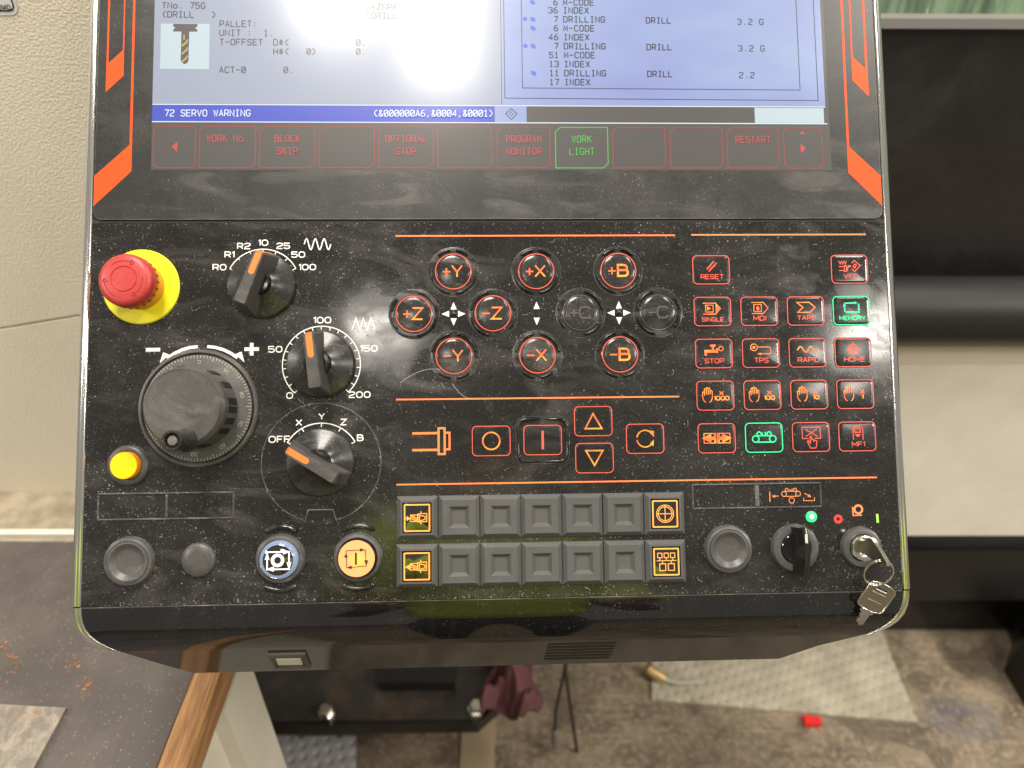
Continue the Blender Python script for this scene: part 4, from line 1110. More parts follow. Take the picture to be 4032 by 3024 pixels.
# curled fibres and lint lying on the fascia
b = MB()
for k in range(150):
    x, y = random.uniform(-335, 315), random.uniform(-170, 134)
    L_ = random.choice([1.5, 2, 2.5, 3, 4, 6]); a = random.uniform(0, 2 * PI); cu = random.uniform(-0.5, 0.5)
    p = [(x, y)]
    for i in range(5):
        a += cu; x += math.cos(a) * L_ / 5; y += math.sin(a) * L_ / 5; p.append((x, y))
    b.zz = 0.1
    b.ribbon(p, random.uniform(0.1, 0.2), 0.25 + k * 0.002)
def arcline(pts, wd):
    b.zz = 0.1; b.ribbon(pts, wd, 2.6)
arcline([(-92 + 33 * t, 1.5 + 27 * t - 16 * t * t) for t in [i / 12 for i in range(13)]], 0.28)
arcline([(-49.5 + 17 * t, 1 - 27 * t + 14 * t * t) for t in [i / 12 for i in range(13)]], 0.28)
lint = b.build('lint', mat('lint_grey', (0.42, 0.39, 0.35), 0.8), fascia, kind='stuff')

# coarse grains of dust that gather round the raised parts and along the joints
rd = random.Random(11)
edges_ = []
for cx_, cy_, r_ in [(-303.4, 83, 31.5), (-254.8, -17.2, 48.6), (-205.2, 83.6, 28.4), (-156.6, 17.6, 28.4), (-156.4, -62.4, 28.4), (-156.3, -62.4, 48.4), (-309.9, -62.6, 17), (-307.2, -138.8, 20.6), (-252.9, -138.7, 14.3), (-188, -138.9, 20.8), (-126.1, -138.9, 20.8), (176, -138, 20.6), (231.6, -138.2, 20.6), (287.2, -138.4, 17.8)]:
    edges_.append((lambda t, cx_=cx_, cy_=cy_, r_=r_: (cx_ + r_ * math.cos(t * 2 * PI), cy_ + r_ * math.sin(t * 2 * PI)), 2 * PI * r_))
for cx_, cy_ in ((-47.9, 94.4), (-47.8, 23.7), (-80.7, 59), (-15.2, 59), (21.4, 94.3), (21.4, 23.6), (90.6, 94.5), (90.4, 23.7), (58.1, 59.1), (123.6, 59)):
    edges_.append((lambda t, cx_=cx_, cy_=cy_: (cx_ + 21.3 * math.cos(t * 2 * PI), cy_ + 21.3 * math.sin(t * 2 * PI)), 80))
for xa, ya, xb, yb2 in [(-95, -90.4, 140, -90.4), (-95, -127, 140, -127), (-95, -164.3, 140, -164.3), (-344, -173.5, 321, -173.5), (-344, -172, 321, -172), (-344, 136, 321, 136), (-343.6, -174, -343.6, 136), (320.4, -174, 320.4, 136),
                        (-334, -84, -226, -84), (-334, -107.2, -226, -107.2), (148, -84, 256, -84), (148, -106, 256, -106), (-334, -101, -226, -101), (148, -101, 256, -101)]:
    edges_.append((lambda t, a=xa, b_=ya, c=xb, d=yb2: (a + (c - a) * t, b_ + (d - b_) * t), math.hypot(xb - xa, yb2 - ya)))
tot_ = sum(e_[1] for e_ in edges_)
b = MB()
def grain(x, y, s_, z):
    k_ = rd.uniform(0.45, 1.0); a_ = rd.uniform(0, PI); n_ = 5
    c_, d_ = math.cos(a_), math.sin(a_)
    b.add([(x + s_ * (math.cos(2 * PI * i / n_) * c_ - k_ * math.sin(2 * PI * i / n_) * d_), y + s_ * (math.cos(2 * PI * i / n_) * d_ + k_ * math.sin(2 * PI * i / n_) * c_), z) for i in range(n_)], [range(n_)])
for fn, ln in edges_:
    for k in range(int(ln * 0.42)):
        x, y = fn(rd.random()); x += rd.gauss(0, 0.9); y += rd.gauss(0, 0.9)
        if XL + 1.5 < x < XR - 1.5 and YB + 1 < y < YS - 2: grain(x, y, min(0.11 + rd.expovariate(12), 0.42), 0.10 + rd.random() * 0.06)
for k in range(800):
    x, y = rd.uniform(XL + 2, XR - 2), YB + 2 + (YS - YB - 4) * rd.random() ** 1.4
    grain(x, y, min(0.10 + rd.expovariate(11), 0.5), 0.10 + rd.random() * 0.06)
b.build('dust_grains', mat('dust_grain', (0.50, 0.47, 0.43), 0.8), fascia, kind='stuff')

# arm that carries the panel, behind it
b = MB(); b.box(-60, 20, -60, 90, -230, -30)
b.build('support_arm', M['facet'], cp)

# ================================================================== KEYS ON A RING
def key_mesh(bowpts, shaft, thick, mname, mats):
    pass
root = thing('key', 'steel key standing in the lock of the key switch', 'key')
root.matrix_world = PANEL @ Matrix.Translation((0.2850, -0.1375, 0))
M['keyface'] = mat('dark_key_face', (0.16, 0.145, 0.12), 0.42, metal=0.8)
bow = [(-5.2, 6.5), (-6.0, 12), (-9.6, 23.5), (-8.6, 26.5), (-1.0, 37.0), (6.0, 45.5), (8.2, 45.5), (9.2, 42.0), (8.6, 33.0), (7.4, 26.0), (4.6, 14.0), (4.2, 6.5)]
b = MB(); t_ = 1.3
n = len(bow)
b.add([(-t_, -y, z) for y, z in bow] + [(t_, -y, z) for y, z in bow], [tuple(range(n)), tuple(reversed(range(n, 2 * n)))] + [(i, n + i, n + (i + 1) % n, (i + 1) % n) for i in range(n)])
b.build('bow', M['keyface'], root)
b = MB()
pth = [(0, -y, z) for y, z in bow[:10]]
rings = []
for k_, (x_, y_, z_) in enumerate(pth):
    y0_, z0_ = pth[max(k_ - 1, 0)][1:]; y1_, z1_ = pth[min(k_ + 1, 9)][1:]
    d_ = Vector((y1_ - y0_, z1_ - z0_)).normalized(); ny, nz = -d_.y * -1, d_.x * -1
    rings.append([(-1.55, y_ + ny * -0.5, z_ + nz * -0.5), (-1.55, y_ + ny * 0.35, z_ + nz * 0.35), (1.55, y_ + ny * 0.35, z_ + nz * 0.35), (1.55, y_ + ny * -0.5, z_ + nz * -0.5)])
b.loft(rings, cap0=True)
b.build('bow_rim', M['steel'], root, smooth=30)
rr2 = thing('key_ring', 'thin steel split ring joining the two keys', 'key ring')
h1 = Vector((285.6, -143.6, 37.0)); h2 = Vector((288.9, -166.0, 16.5))
mid = (h1 + h2) / 2; u = (h2 - h1).normalized(); R_ = (h2 - h1).length / 2 + 0.3
v = Vector((0.86, 0.0, 0.30)); v = (v - u * v.dot(u)).normalized(); nn = u.cross(v)
rr2.matrix_world = PANEL @ Matrix.Translation(mid * 0.001)
for off, nm in ((-0.55, 'ring_coil'), (0.55, 'ring_coil')):
    b = MB(); b.tube([u * R_ * math.cos(a) + v * R_ * 0.66 * math.sin(a) + nn * off for a in [2 * PI * i / 48 for i in range(48)]], 0.6, 8, closed=True)
    b.build(nm, M['steel'], rr2, smooth=60)
k2 = thing('key', 'flat steel key with knurled bow hanging from the ring over the panel edge', 'key')
TL = Vector((288.0, -162.4, 14)); TR = Vector((308.6, -171.9, 14)); BR = Vector((297.6, -193.0, 5.5)); BL = Vector((279.4, -183.3, 5.5))
cen = (TL + TR + BR + BL) / 4
ax = ((TR - TL) + (BR - BL)).normalized(); ay = ((TL - BL) + (TR - BR)); ay = (ay - ax * ay.dot(ax)).normalized(); az = ax.cross(ay)
mm = Matrix(((ax.x, ay.x, az.x, cen.x * .001), (ax.y, ay.y, az.y, cen.y * .001), (ax.z, ay.z, az.z, cen.z * .001), (0, 0, 0, 1)))
k2.matrix_world = PANEL @ mm
out = [(-10, 11.2), (-6, 12.8), (0, 13.4), (6, 12.8), (10, 11.2), (11, 9.5), (11, -9), (9.6, -11), (5, -12.4), (0, -12.8), (-5, -12.4), (-9.6, -11), (-11, -9), (-11, 9.5)]
M['knurl'] = mat('knurled_steel', (0.42, 0.36, 0.27), 0.38, metal=1.0)
n_ = NT(M['knurl']); wv = n_.node('ShaderNodeTexChecker'); wv.inputs['Scale'].default_value = 1300
n_.link(n_.mapping((1, 1, 0), (0, 0, 0.8)), wv.inputs[0]); n_.bump(wv.outputs[1], 0.9, 0.0003)
n_.link(n_.mix(wv.outputs[1], (0.52, 0.46, 0.36), (0.28, 0.24, 0.17)), n_.b.inputs['Base Color'])
outer = out[::-1]
hole = [(-4.5, 9.6), (4.5, 9.6), (4.5, 7.0), (-4.5, 7.0)]
b = MB()
# bow with a slot: four pieces round the slot
b.prism([(-11, 9.5), (-10, 11.2), (-6, 12.8), (0, 13.4), (6, 12.8), (10, 11.2), (11, 9.5), (11, 9.4), (-11, 9.4)][::-1], -0.9, 0.9)
b.prism([(-11, 9.4), (-4.2, 9.4), (-4.2, 7.0), (-11, 7.0)][::-1], -0.9, 0.9); b.prism([(4.2, 9.4), (11, 9.4), (11, 7.0), (4.2, 7.0)][::-1], -0.9, 0.9)
b.prism([(11, 7.0), (11, -9), (9.6, -11), (5, -12.4), (0, -12.8), (-5, -12.4), (-9.6, -11), (-11, -9), (-11, 7.0)], -0.9, 0.9)
b.build('bow', M['knurl'], k2)
b = MB(); b.tube([(x, y, 0.7) for x, y in out], 0.62, 8, closed=True); b.build('bow_rim', M['steel'], k2, smooth=60)
b = MB(); b.tube([(-4.4, 7.0, 0.9), (4.4, 7.0, 0.9)], 0.5, 6); b.tube([(-6, 4.0, 0.95), (6, 4.0, 0.95)], 0.35, 6); b.tube([(-6, -3.4, 0.95), (6, -3.4, 0.95)], 0.35, 6); b.build('bow_line', M['steel'], k2, smooth=60)
b = MB(); b.prism([(-5.6, -12.2), (5.6, -12.2), (5.4, -15.2), (3.8, -15.6), (3.6, -26), (0.5, -27.5), (-1.4, -25.4), (-2.6, -25.8), (-3.6, -22.8), (-2.4, -21), (-3.8, -19), (-3.6, -15.6), (-5.4, -15.2)][::-1], -0.8, 0.8); b.prism([(-0.6, -16), (0.6, -16), (0.6, -26), (-0.6, -26)][::-1], 0.8, 1.25); b.build('blade', M['steel'], k2)

# ================================================================== THE SHOP AROUND IT
cp_, sp_ = math.cos(rad(90 - PITCH)), math.sin(rad(90 - PITCH))
def ray(px, py):
    a, b_, c_ = (px - 2016) / FPX, -(py - 1512) / FPX, -1.0
    return Vector((a, cp_ * b_ - sp_ * c_, sp_ * b_ + cp_ * c_))
def atz(px, py, z):
    d = ray(px, py); return CAM + d * ((z - CAM.z) / d.z)
def aty(px, py, y):
    d = ray(px, py); return CAM + d * (y / d.y)

def tex(name, base, rough, fn):
    m = mat(name, base, rough); fn(NT(m)); return m
def _(n):
    a = n.noise(11, 6, 0.62); bb = n.noise(75, 5, 0.6); c_ = n.noise(3.0, 4)
    col = n.mix(n.ramp(a, 0.36, 0.66), (0.105, 0.078, 0.052), (0.265, 0.205, 0.135))
    col = n.mix(n.ramp(bb, 0.46, 0.68, 0, 0.65), col, (0.38, 0.31, 0.22))
    col = n.mix(n.ramp(c_, 0.5, 0.7, 0, 0.5), col, (0.09, 0.058, 0.036))
    oil = n.math('MULTIPLY', n.ramp(n.noise(6.5, 5, 0.55, None, 0.7), 0.56, 0.60), 0.55)
    col = n.mix(oil, col, (0.065, 0.048, 0.032))
    scr = n.ramp(n.noise(1.0, 2, 0.4, n.mapping((5, 150, 5), (0, 0, 0.5)), 0.5), 0.66, 0.70, 0, 0.35)
    col = n.mix(scr, col, (0.46, 0.38, 0.27))
    # a blue paint stain on the concrete
    g = n.node('ShaderNodeTexGradient', gradient_type='SPHERICAL')
    p = atz(3790, 2830, 0)
    mp = n.node('ShaderNodeMapping'); mp.inputs['Scale'].default_value = (9, 14, 0); mp.inputs['Location'].default_value = (-p.x * 9, -p.y * 14, 0)
    n.link(n.co, mp.inputs[0]); n.link(mp.outputs[0], g.inputs[0])
    st = n.math('MULTIPLY', n.ramp(g.outputs[1], 0.05, 0.5), n.ramp(n.noise(40, 4), 0.4, 0.6, 0.10, 0.55))
    col = n.mix(st, col, (0.10, 0.11, 0.15))
    n.link(col, n.b.inputs['Base Color']); n.bump(bb, 0.3, 0.002)
    n.link(n.ramp(a, 0.3, 0.7, 0.5, 0.8), n.b.inputs['Roughness'])
M['floor'] = tex('brown_concrete', (0.25, 0.18, 0.1), 0.6, _)
def _(n):
    s1 = n.noise(380, 1, 0.4); n.bump(n.ramp(s1, 0.40, 0.66), 0.30, 0.0010)
    n.link(n.mix(n.ramp(n.noise(6, 4), 0.3, 0.7), (0.76, 0.68, 0.545), (0.80, 0.73, 0.595)), n.b.inputs['Base Color'])
M['cream'] = tex('cream_orange_peel_paint', (0.63, 0.57, 0.46), 0.42, _)
def _(n):
    n.link(n.mix(n.ramp(n.noise(9, 5, 0.6), 0.35, 0.7), (0.84, 0.80, 0.69), (0.75, 0.71, 0.60)), n.b.inputs['Base Color'])
M['creamflat'] = tex('cream_smooth_paint', (0.58, 0.53, 0.42), 0.4, _)
def _(n):
    a = n.noise(22, 6, 0.65)
    col = n.mix(n.ramp(a, 0.4, 0.62), (0.28, 0.235, 0.17), (0.46, 0.39, 0.28))
    n.link(col, n.b.inputs['Base Color'])
M['ledge'] = tex('stained_ledge', (0.4, 0.33, 0.23), 0.6, _)
def _(n):
    wv_ = n.node('ShaderNodeTexWave'); wv_.inputs['Scale'].default_value = 330; wv_.inputs['Distortion'].default_value = 0.4; n.link(n.mapping((0.08, 1, 1)), wv_.inputs[0])
    dust = n.math('MULTIPLY', n.specks(300, 0.1, 0.3, 0.5), 0.35)
    film = n.ramp(n.noise(9, 6, 0.65), 0.42, 0.75, 0, 0.30)
    col = n.mix(film, (0.092, 0.078, 0.072), (0.31, 0.265, 0.22)); col = n.mix(dust, col, (0.6, 0.55, 0.48))
    rust = n.math('MULTIPLY', n.ramp(n.noise(28, 6, 0.7), 0.62, 0.70), n.ramp(n.noise(4.2, 2), 0.52, 0.62))
    col = n.mix(rust, col, (0.42, 0.14, 0.045)); n.link(col, n.b.inputs['Base Color'])
    n.bump(wv_.outputs[1], 0.25, 0.0005)
M['mat'] = tex('ribbed_rubber_mat', (0.09, 0.08, 0.08), 0.6, _)
def _(n):
    g1 = n.noise(1.0, 6, 0.65, n.mapping((90, 7, 90)), 0.8); g2 = n.noise(1.0, 3, 0.5, n.mapping((400, 14, 400)))
    col = n.mix(n.ramp(g1, 0.32, 0.68), (0.26, 0.12, 0.045), (0.60, 0.33, 0.14)); col = n.mix(n.ramp(g2, 0.5, 0.7, 0, 0.55), col, (0.13, 0.055, 0.022))
    n.link(col, n.b.inputs['Base Color']); n.bump(g1, 0.3, 0.001)
M['wood'] = tex('oiled_wood_edge', (0.4, 0.2, 0.09), 0.5, _)
def _(n):
    v = n.noise(45, 6, 0.7, dist=0.8); u_ = n.noise(12, 3)
    col = n.mix(n.ramp(v, 0.42, 0.6), (0.24, 0.21, 0.18), (0.42, 0.37, 0.30)); col = n.mix(n.math('MULTIPLY', n.ramp(n.noise(30, 5, 0.7), 0.58, 0.68), n.ramp(u_, 0.5, 0.6, 0, 0.7)), col, (0.36, 0.14, 0.06))
    n.link(col, n.b.inputs['Base Color']); n.link(n.ramp(v, 0.4, 0.6, 0.5, 0.35), n.b.inputs['Roughness']); n.b.inputs['Metallic'].default_value = 0.2; n.bump(v, 0.4, 0.0006)
M['plate'] = tex('weathered_steel_plate', (0.3, 0.27, 0.22), 0.5, _)
def _(n):
    n.link(n.mix(n.ramp(n.noise(14, 4), 0.35, 0.7), (0.34, 0.305, 0.23), (0.48, 0.43, 0.33)), n.b.inputs['Base Color'])
M['pad'] = tex('absorbent_pad', (0.5, 0.45, 0.33), 0.85, _)
M['padgrey'] = mat('absorbent_pad_grey', (0.42, 0.41, 0.40), 0.85)
M['black'] = mat('black_steel', (0.010, 0.0095, 0.009), 0.28)
def _(n):
    f = n.ramp(n.noise(16, 5, 0.6), 0.45, 0.75, 0, 0.45)
    n.link(n.mix(f, (0.030, 0.026, 0.023), (0.16, 0.10, 0.065)), n.b.inputs['Base Color'])  # brown patches paint a brownish reflection into the black steel
M['brown_sheen'] = tex('brown_sheen_steel', (0.03, 0.03, 0.03), 0.22, _)
M['window'] = dusty('dark_window', (0.013, 0.012, 0.012), 0.24, film=0.015, specks=0.05, smear=(1, 3, 1))
M['tube'] = mat('satin_black_bar', (0.016, 0.015, 0.014), 0.5, spec=0.35)
M['grey'] = mat('grey_rubber', (0.20, 0.19, 0.18), 0.6)
def _(n):
    a = n.noise(1.0, 5, 0.6, n.mapping((26, 26, 3), (0, 0.12, 0)), 1.6); s_ = n.ramp(a, 0.40, 0.60)
    col = n.mix(s_, (0.075, 0.115, 0.075), (0.21, 0.30, 0.19)); col = n.mix(n.ramp(n.noise(1.0, 3, 0.5, n.mapping((60, 60, 10)), 2.0), 0.62, 0.68, 0, 0.7), col, (0.45, 0.52, 0.40))
    n.link(col, n.b.inputs['Base Color'])
M['green'] = tex('streaked_green_glass', (0.2, 0.28, 0.18), 0.3, _)
M['rag'] = tex('dusky_pink_cloth', (0.22, 0.08, 0.085), 0.9, lambda n: n.link(n.mix(n.noise(30, 4), (0.045, 0.014, 0.018), (0.19, 0.07, 0.075)), n.b.inputs['Base Color']))
M['cable'] = mat('black_cable', (0.035, 0.031, 0.028), 0.5)
M['redplastic'] = mat('red_plastic_scrap', (0.72, 0.022, 0.022), 0.4)
M['brass'] = mat('brass', (0.62, 0.45, 0.20), 0.4, metal=0.6)
M['clearhose'] = mat('milky_hose', (0.45, 0.42, 0.36), 0.3)
M['hivis'] = mat('hi_vis_cloth', (0.74, 0.93, 0.05), 0.8)
M['trouser'] = mat('dark_cloth', (0.02, 0.02, 0.025), 0.9)
M['skin'] = mat('skin', (0.45, 0.25, 0.17), 0.6)
M['hair'] = mat('brown_hair', (0.05, 0.03, 0.02), 0.7)
M['paper'] = mat('white_sticker', (0.70, 0.69, 0.66), 0.4)
M['ink'] = mat('black_ink', (0.02, 0.02, 0.02), 0.5)

def W(): return MB(1.0)
# --- floor
b = W(); b.add([(-6, -6, 0), (6, -6, 0), (6, 6, 0), (-6, 6, 0)], [(0, 1, 2, 3)])
fl = b.build('floor', M['floor']); fl['kind'] = 'structure'

# --- the milling machine behind the panel
ZB = 0.75
yw = atz(0, 1925, ZB).y
mc = thing('milling_machine', 'large cream milling machine enclosure with dark door window and black grab rail', 'machine', (0, yw, 0))
def loc_pts(pts): return pts
def slab(mb, quad, d):
    """a panel given by its four visible corners on a y = const plane, d metres thick, bevelled edge"""
    c_ = sum((Vector(p) for p in quad), Vector()) / 4
    inn = [Vector(p) + (c_ - Vector(p)).normalized() * 0.004 for p in quad]
    mb.loft([[(p[0], p[1] + d, p[2]) for p in quad], [(p[0], p[1] + 0.003, p[2]) for p in quad], [(p.x, p.y, p.z) for p in inn]], cap0=True)
def child(o, root): 
    o.parent = root; o.matrix_parent_inverse = root.matrix_world.inverted() if False else Matrix.Translation(-root.location)
    return o
sl = aty(0, 1296, yw); sr_ = aty(305, 1246, yw)
slope = (sr_.z - sl.z) / (sr_.x - sl.x)
zs = lambda x: sl.z + slope * (x - sl.x)
gp = 0.0005
b = W(); slab(b, [(-1.8, yw, zs(-1.8) + gp), (-0.1, yw, zs(-0.1) + gp), (-0.1, yw, 2.1), (-1.8, yw, 2.1)], 0.05)
child(b.build('upper_cover_panel', M['cream']), mc)
b = W(); slab(b, [(-1.8, yw, 0.70), (-0.1, yw, 0.70), (-0.1, yw, zs(-0.1) - gp), (-1.8, yw, zs(-1.8) - gp)], 0.05)
child(b.build('lower_cover_panel', M['cream']), mc)
b = W(); b.box(-1.78, -0.17, yw + 0.006, yw + 0.3, 0.72, 2.05); child(b.build('inner_frame', M['creamflat']), mc)
# right-hand front: base panel, rail, window, top frame
YM = 1.0
zb_ = aty(3600, 2112, YM).z; zt = aty(3560, 1345, YM).z; zl = aty(3560, 1432, YM).z
b = W(); slab(b, [(-0.1, YM, zb_), (2.4, YM, zb_ + 0.004), (2.4, YM, zl), (-0.1, YM, zl)], 0.12)
child(b.build('front_panel', M['creamflat'], label='wide smooth cream panel below the grab rail'), mc)
b = W(); b.loft([[(-0.1, YM, zl + .001), (-0.1, YM, zt - 0.01), (-0.1, YM + 0.012, zt), (-0.1, YM + 0.12, zt), (-0.1, YM + 0.12, zl + .001)], [(2.4, YM, zl + .001), (2.4, YM, zt - 0.01), (2.4, YM + 0.012, zt), (2.4, YM + 0.12, zt), (2.4, YM + 0.12, zl + .001)]][::-1], cap0=True)
child(b.build('panel_rim', M['cream']), mc)
YW2 = YM + 0.06
zw = aty(3560, 100, YW2).z
b = W(); b.box(-0.1, 2.4, YW2, YW2 + 0.02, zt, zw); child(b.build('door_window', M['window'], label='dark window of the machine door'), mc)
b = W(); b.loft([[(-0.1, YW2 - 0.012, zw), (-0.1, YW2 - 0.012, zw + 0.012), (-0.1, YW2 + 0.03, zw + 0.012), (-0.1, YW2 + 0.03, zw)], [(2.4, YW2 - 0.012, zw - 0.008), (2.4, YW2 - 0.012, zw + 0.004), (2.4, YW2 + 0.03, zw + 0.004), (2.4, YW2 + 0.03, zw - 0.008)]], cap0=True)
child(b.build('window_seal', M['grey']), mc)
b = W(); b.box(-0.1, 2.4, YW2 + 0.03, YW2 + 0.04, zw - 0.02, zw + 0.7); child(b.build('coolant_wet_glass', M['green'], label='green glass streaked with coolant'), mc)
zc = (aty(3560, 1130, YM - 0.02).z + aty(3560, 1330, YM - 0.02).z) / 2
b = W(); b.tube([(-0.1, YM - 0.01, zc), (2.4, YM - 0.01, zc)], 0.052, 40); child(b.build('grab_rail', M['tube'], smooth=60), mc)
b = W(); b.box(-1.78, 2.4, YM + 0.10, YM + 0.14, 0.0, zb_); child(b.build('kick_plate', M['black']), mc)
b = W(); b.box(-0.16, -0.1, yw + 0.06, YM + 0.1, 0.85, 2.1); child(b.build('side_wall', M['creamflat']), mc)
# black foot casting at the right
f1, f2, f3 = atz(3985, 2535, 0.0), atz(3950, 2640, 0.0), atz(4040, 2790, 0.0)
b = W()
b.prism([(f1.x, f1.y), (f2.x, f2.y), (f3.x, f3.y), (f3.x + .6, f3.y), (f3.x + .6, f1.y + .1), (f1.x + .02, f1.y + .1)], 0.0, 0.16)
child(b.build('machine_foot', M['black']), mc)
b = W(); p = atz(3560, 2420, 0.12); b.loft([[(0.62, p.y, 0.17), (0.62, p.y + 0.12, 0.17), (0.62, p.y + 0.12, 0.30), (0.62, p.y + .03, 0.30)], [(2.2, p.y, 0.17), (2.2, p.y + 0.12, 0.17), (2.2, p.y + 0.12, 0.30), (2.2, p.y + .03, 0.30)]], cap0=True)
child(b.build('drip_rail', M['black']), mc)

# sticker in the upper left corner
st = thing('sticker', 'white rounded machine sticker with black border ending 0140', 'sticker', (0, 0, 0))
pc_ = aty(-110, -40, yw); pe = aty(82, 60, yw); pi_ = aty(62, 42, yw)
b = W(); x0, x1, z0, z1 = pc_.x - 0.02, pe.x, pe.z, pe.z + 0.075
b.add([(x, yw - 0.0006, z) for x, z in rrect(x0, x1, z0, z1, 0.009)] , [tuple(range(28))]); b.build('backing', M['paper'], st)
b = W()
bd = rrect(x0 + .005, pi_.x, pi_.z, z1 - .005, 0.006)
mbx = MB(1.0); mbx.ribbon(bd, 0.0014, 0, True); mbx.v = [(x, yw - 0.0010, y) for x, y, z in mbx.v]; mbx.build('border', M['ink'], st)
mbx = MB(1.0); pn = aty(42, 28, yw); text(mbx, '0140', pn.x, pn.z, 0.0042, 0.0028, 0.0008, 0, 'r'); mbx.v = [(x, yw - 0.0011, y) for x, y, z in mbx.v]; mbx.build('number', M['ink'], st)

# --- workbench
e1, e2 = atz(763, 2659, ZB), atz(616, 3024, ZB)
xe = (e1.x + e2.x) / 2
yk = atz(150, 2112, ZB).y
ww = (atz(846, 3024, ZB).x - e2.x)  # width of the wooden edge
ww = 0.030
bench = thing('workbench', 'cream workbench with stained wooden edge under the control panel', 'workbench', (xe, 0.4, 0))
b = W(); b.box(-1.6, xe + 0.0005, -0.35, yk, ZB - 0.034, ZB - 0.0045); 
child(b.build('bench_top', M['ledge']), bench)
b = W(); b.loft([[(xe + x_, y_, ZB + z_) for x_, z_ in ((0.001, -0.036), (0.001, 0.002), (0.004, 0.004), (0.026, 0.004), (0.031, 0.001), (0.031, -0.036))] for y_ in (-0.35, yk - 0.01)], cap0=True)
child(b.build('wooden_edge', M['wood']), bench)
b = W(); b.prism([(-1.6, yk), (xe + ww, yk), (xe + ww, yk + 0.010), (-1.6, yk + 0.010)], ZB - 0.03, ZB + 0.004)
child(b.build('rear_strip', M['creamflat']), bench)
b = W(); b.box(-1.6, xe + ww, yk + 0.0101, yw + 0.05, ZB - 0.05, ZB - 0.006); child(b.build('rear_ledge', M['ledge']), bench)
xl = -0.332
b = W(); b.box(xl - 0.05, xl, 0.468, 0.550, 0.0, ZB - 0.037); child(b.build('leg', M['creamflat']), bench)
b = W(); b.box(xl - 0.045, xl - 0.020, -0.30, 0.4679, 0.05, ZB - 0.037); child(b.build('side_panel', M['creamflat']), bench)
bm_ = W(); bm_.prism([(-1.6, -0.35), (xe - 0.0008, -0.35), (xe - 0.0008, yk - 0.012), (-1.6, yk - 0.001)], ZB - 0.004, ZB)
tag(bm_.build('rubber_mat', M['mat']), 'dusty dark grey ribbed rubber mat with rust flakes covering the workbench', 'mat')
# steel plate on the mat
pl = [atz(-60, 2772, ZB + .004), atz(262, 2790, ZB + .004), atz(132, 3030, ZB + .004), atz(40, 3200, ZB + .004), atz(-260, 3200, ZB + .004)]
b = W(); b.prism([(p.x, p.y) for p in pl][::-1], ZB + 0.0003, ZB + 0.0055)
tag(b.build('steel_plate', M['plate']), 'loose weathered grey steel plate lying on the workbench mat', 'metal plate')
# rust flakes
b = W()
def flake(px, py, s):
    p = atz(px, py, ZB)
    n = 11; el = random.uniform(.35, .9); pts = [(p.x + s * random.uniform(.4, 1) * math.cos(2 * PI * i / n), p.y + el * s * random.uniform(.4, 1.1) * math.sin(2 * PI * i / n)) for i in range(n)]
    b.prism(pts, ZB + 0.0003, ZB + 0.0003 + s * .12)
for px, py, s in ((40, 2620, .006), (20, 2585, .004), (52, 2640, .005), (8, 2540, .006), (30, 2570, .003), (285, 2605, .006), (270, 2625, .004), (345, 2690, .006), (338, 2708, .004), (110, 2542, .003), (12, 2560, .005), (60, 2600, .003), (178, 2726, .0022), (60, 2800, .003)):
    for k in range(9): flake(px + random.gauss(0, 16), py + random.gauss(0, 18), s * random.uniform(.12, .55))
o = b.build('rust_flakes', tex('rust', (0.4, 0.15, 0.05), 0.9, lambda n: n.link(n.mix(n.ramp(n.noise(160, 3), 0.4, 0.6), (0.22, 0.075, 0.03), (0.48, 0.22, 0.09)), n.b.inputs['Base Color']))); o['kind'] = 'stuff'; tag(o, 'orange rust flakes scattered over the rubber mat', 'rust flakes')

# --- black steel base unit between bench and machine
q1, q2, q3, q4 = atz(1246, 2856, 0.20), atz(1880, 2848, 0.20), atz(1960, 2778, 0.20), atz(1960, 2560, 0.20)
xL = atz(1010, 2650, 0.20).x - 0.05
bu = thing('base_unit', 'black steel base unit with two bolts below the panel', 'machine base', (q1.x, q1.y, 0))
b = W(); poly = [(xL, q1.y + 0.0), (q2.x, q2.y), (q3.x, q3.y), (q4.x, 1.02), (xL, 1.02)]
b.prism(poly, 0.168, 0.20); b.prism([(xL, q1.y + .10), (q2.x - .05, q1.y + .10), (q2.x - .05, 1.0), (xL, 1.0)], 0.0, 0.168); child(b.build('housing', M['black']), bu)
b = W(); b.prism([(xL + .004, q1.y + .006), (q2.x - .004, q2.y + .006), (q3.x - .006, q3.y + .004), (q4.x - .006, 1.0), (xL + .004, 1.0)], 0.2005, 0.203); child(b.build('top_plate', M['brown_sheen']), bu)
for px, py, s in ((1877, 2785, 0.014), (1282, 2800, 0.012)):
    p = atz(px, py, 0.212)
    b = W(); b.lathe([(s * 1.3, 0.203), (s * 1.3, 0.207), (s, 0.2071), (s, 0.219), (s * .85, 0.222)], p.x, p.y, n=6); child(b.build('bolt', M['steel']), bu)
for px, py in ((1495, 2800), (1590, 2778), (1655, 2765), (1595, 2812), (1690, 2812)):
    p = atz(px, py, 0.204); b = W(); b.lathe([(0.0045, 0.203), (0.0045, 0.2042), (0.0032, 0.2044), (0.003, 0.2036)], p.x, p.y, n=14); child(b.build('rivet', M['brown_sheen']), bu)
b = W(); a_, c_ = atz(1500, 2655, 0.22), atz(1790, 2700, 0.22); b.prism([(a_.x, c_.y), (c_.x, c_.y), (c_.x, c_.y + .1), (a_.x, c_.y + .1)], 0.203, 0.23); child(b.build('cover_block', M['black']), bu)

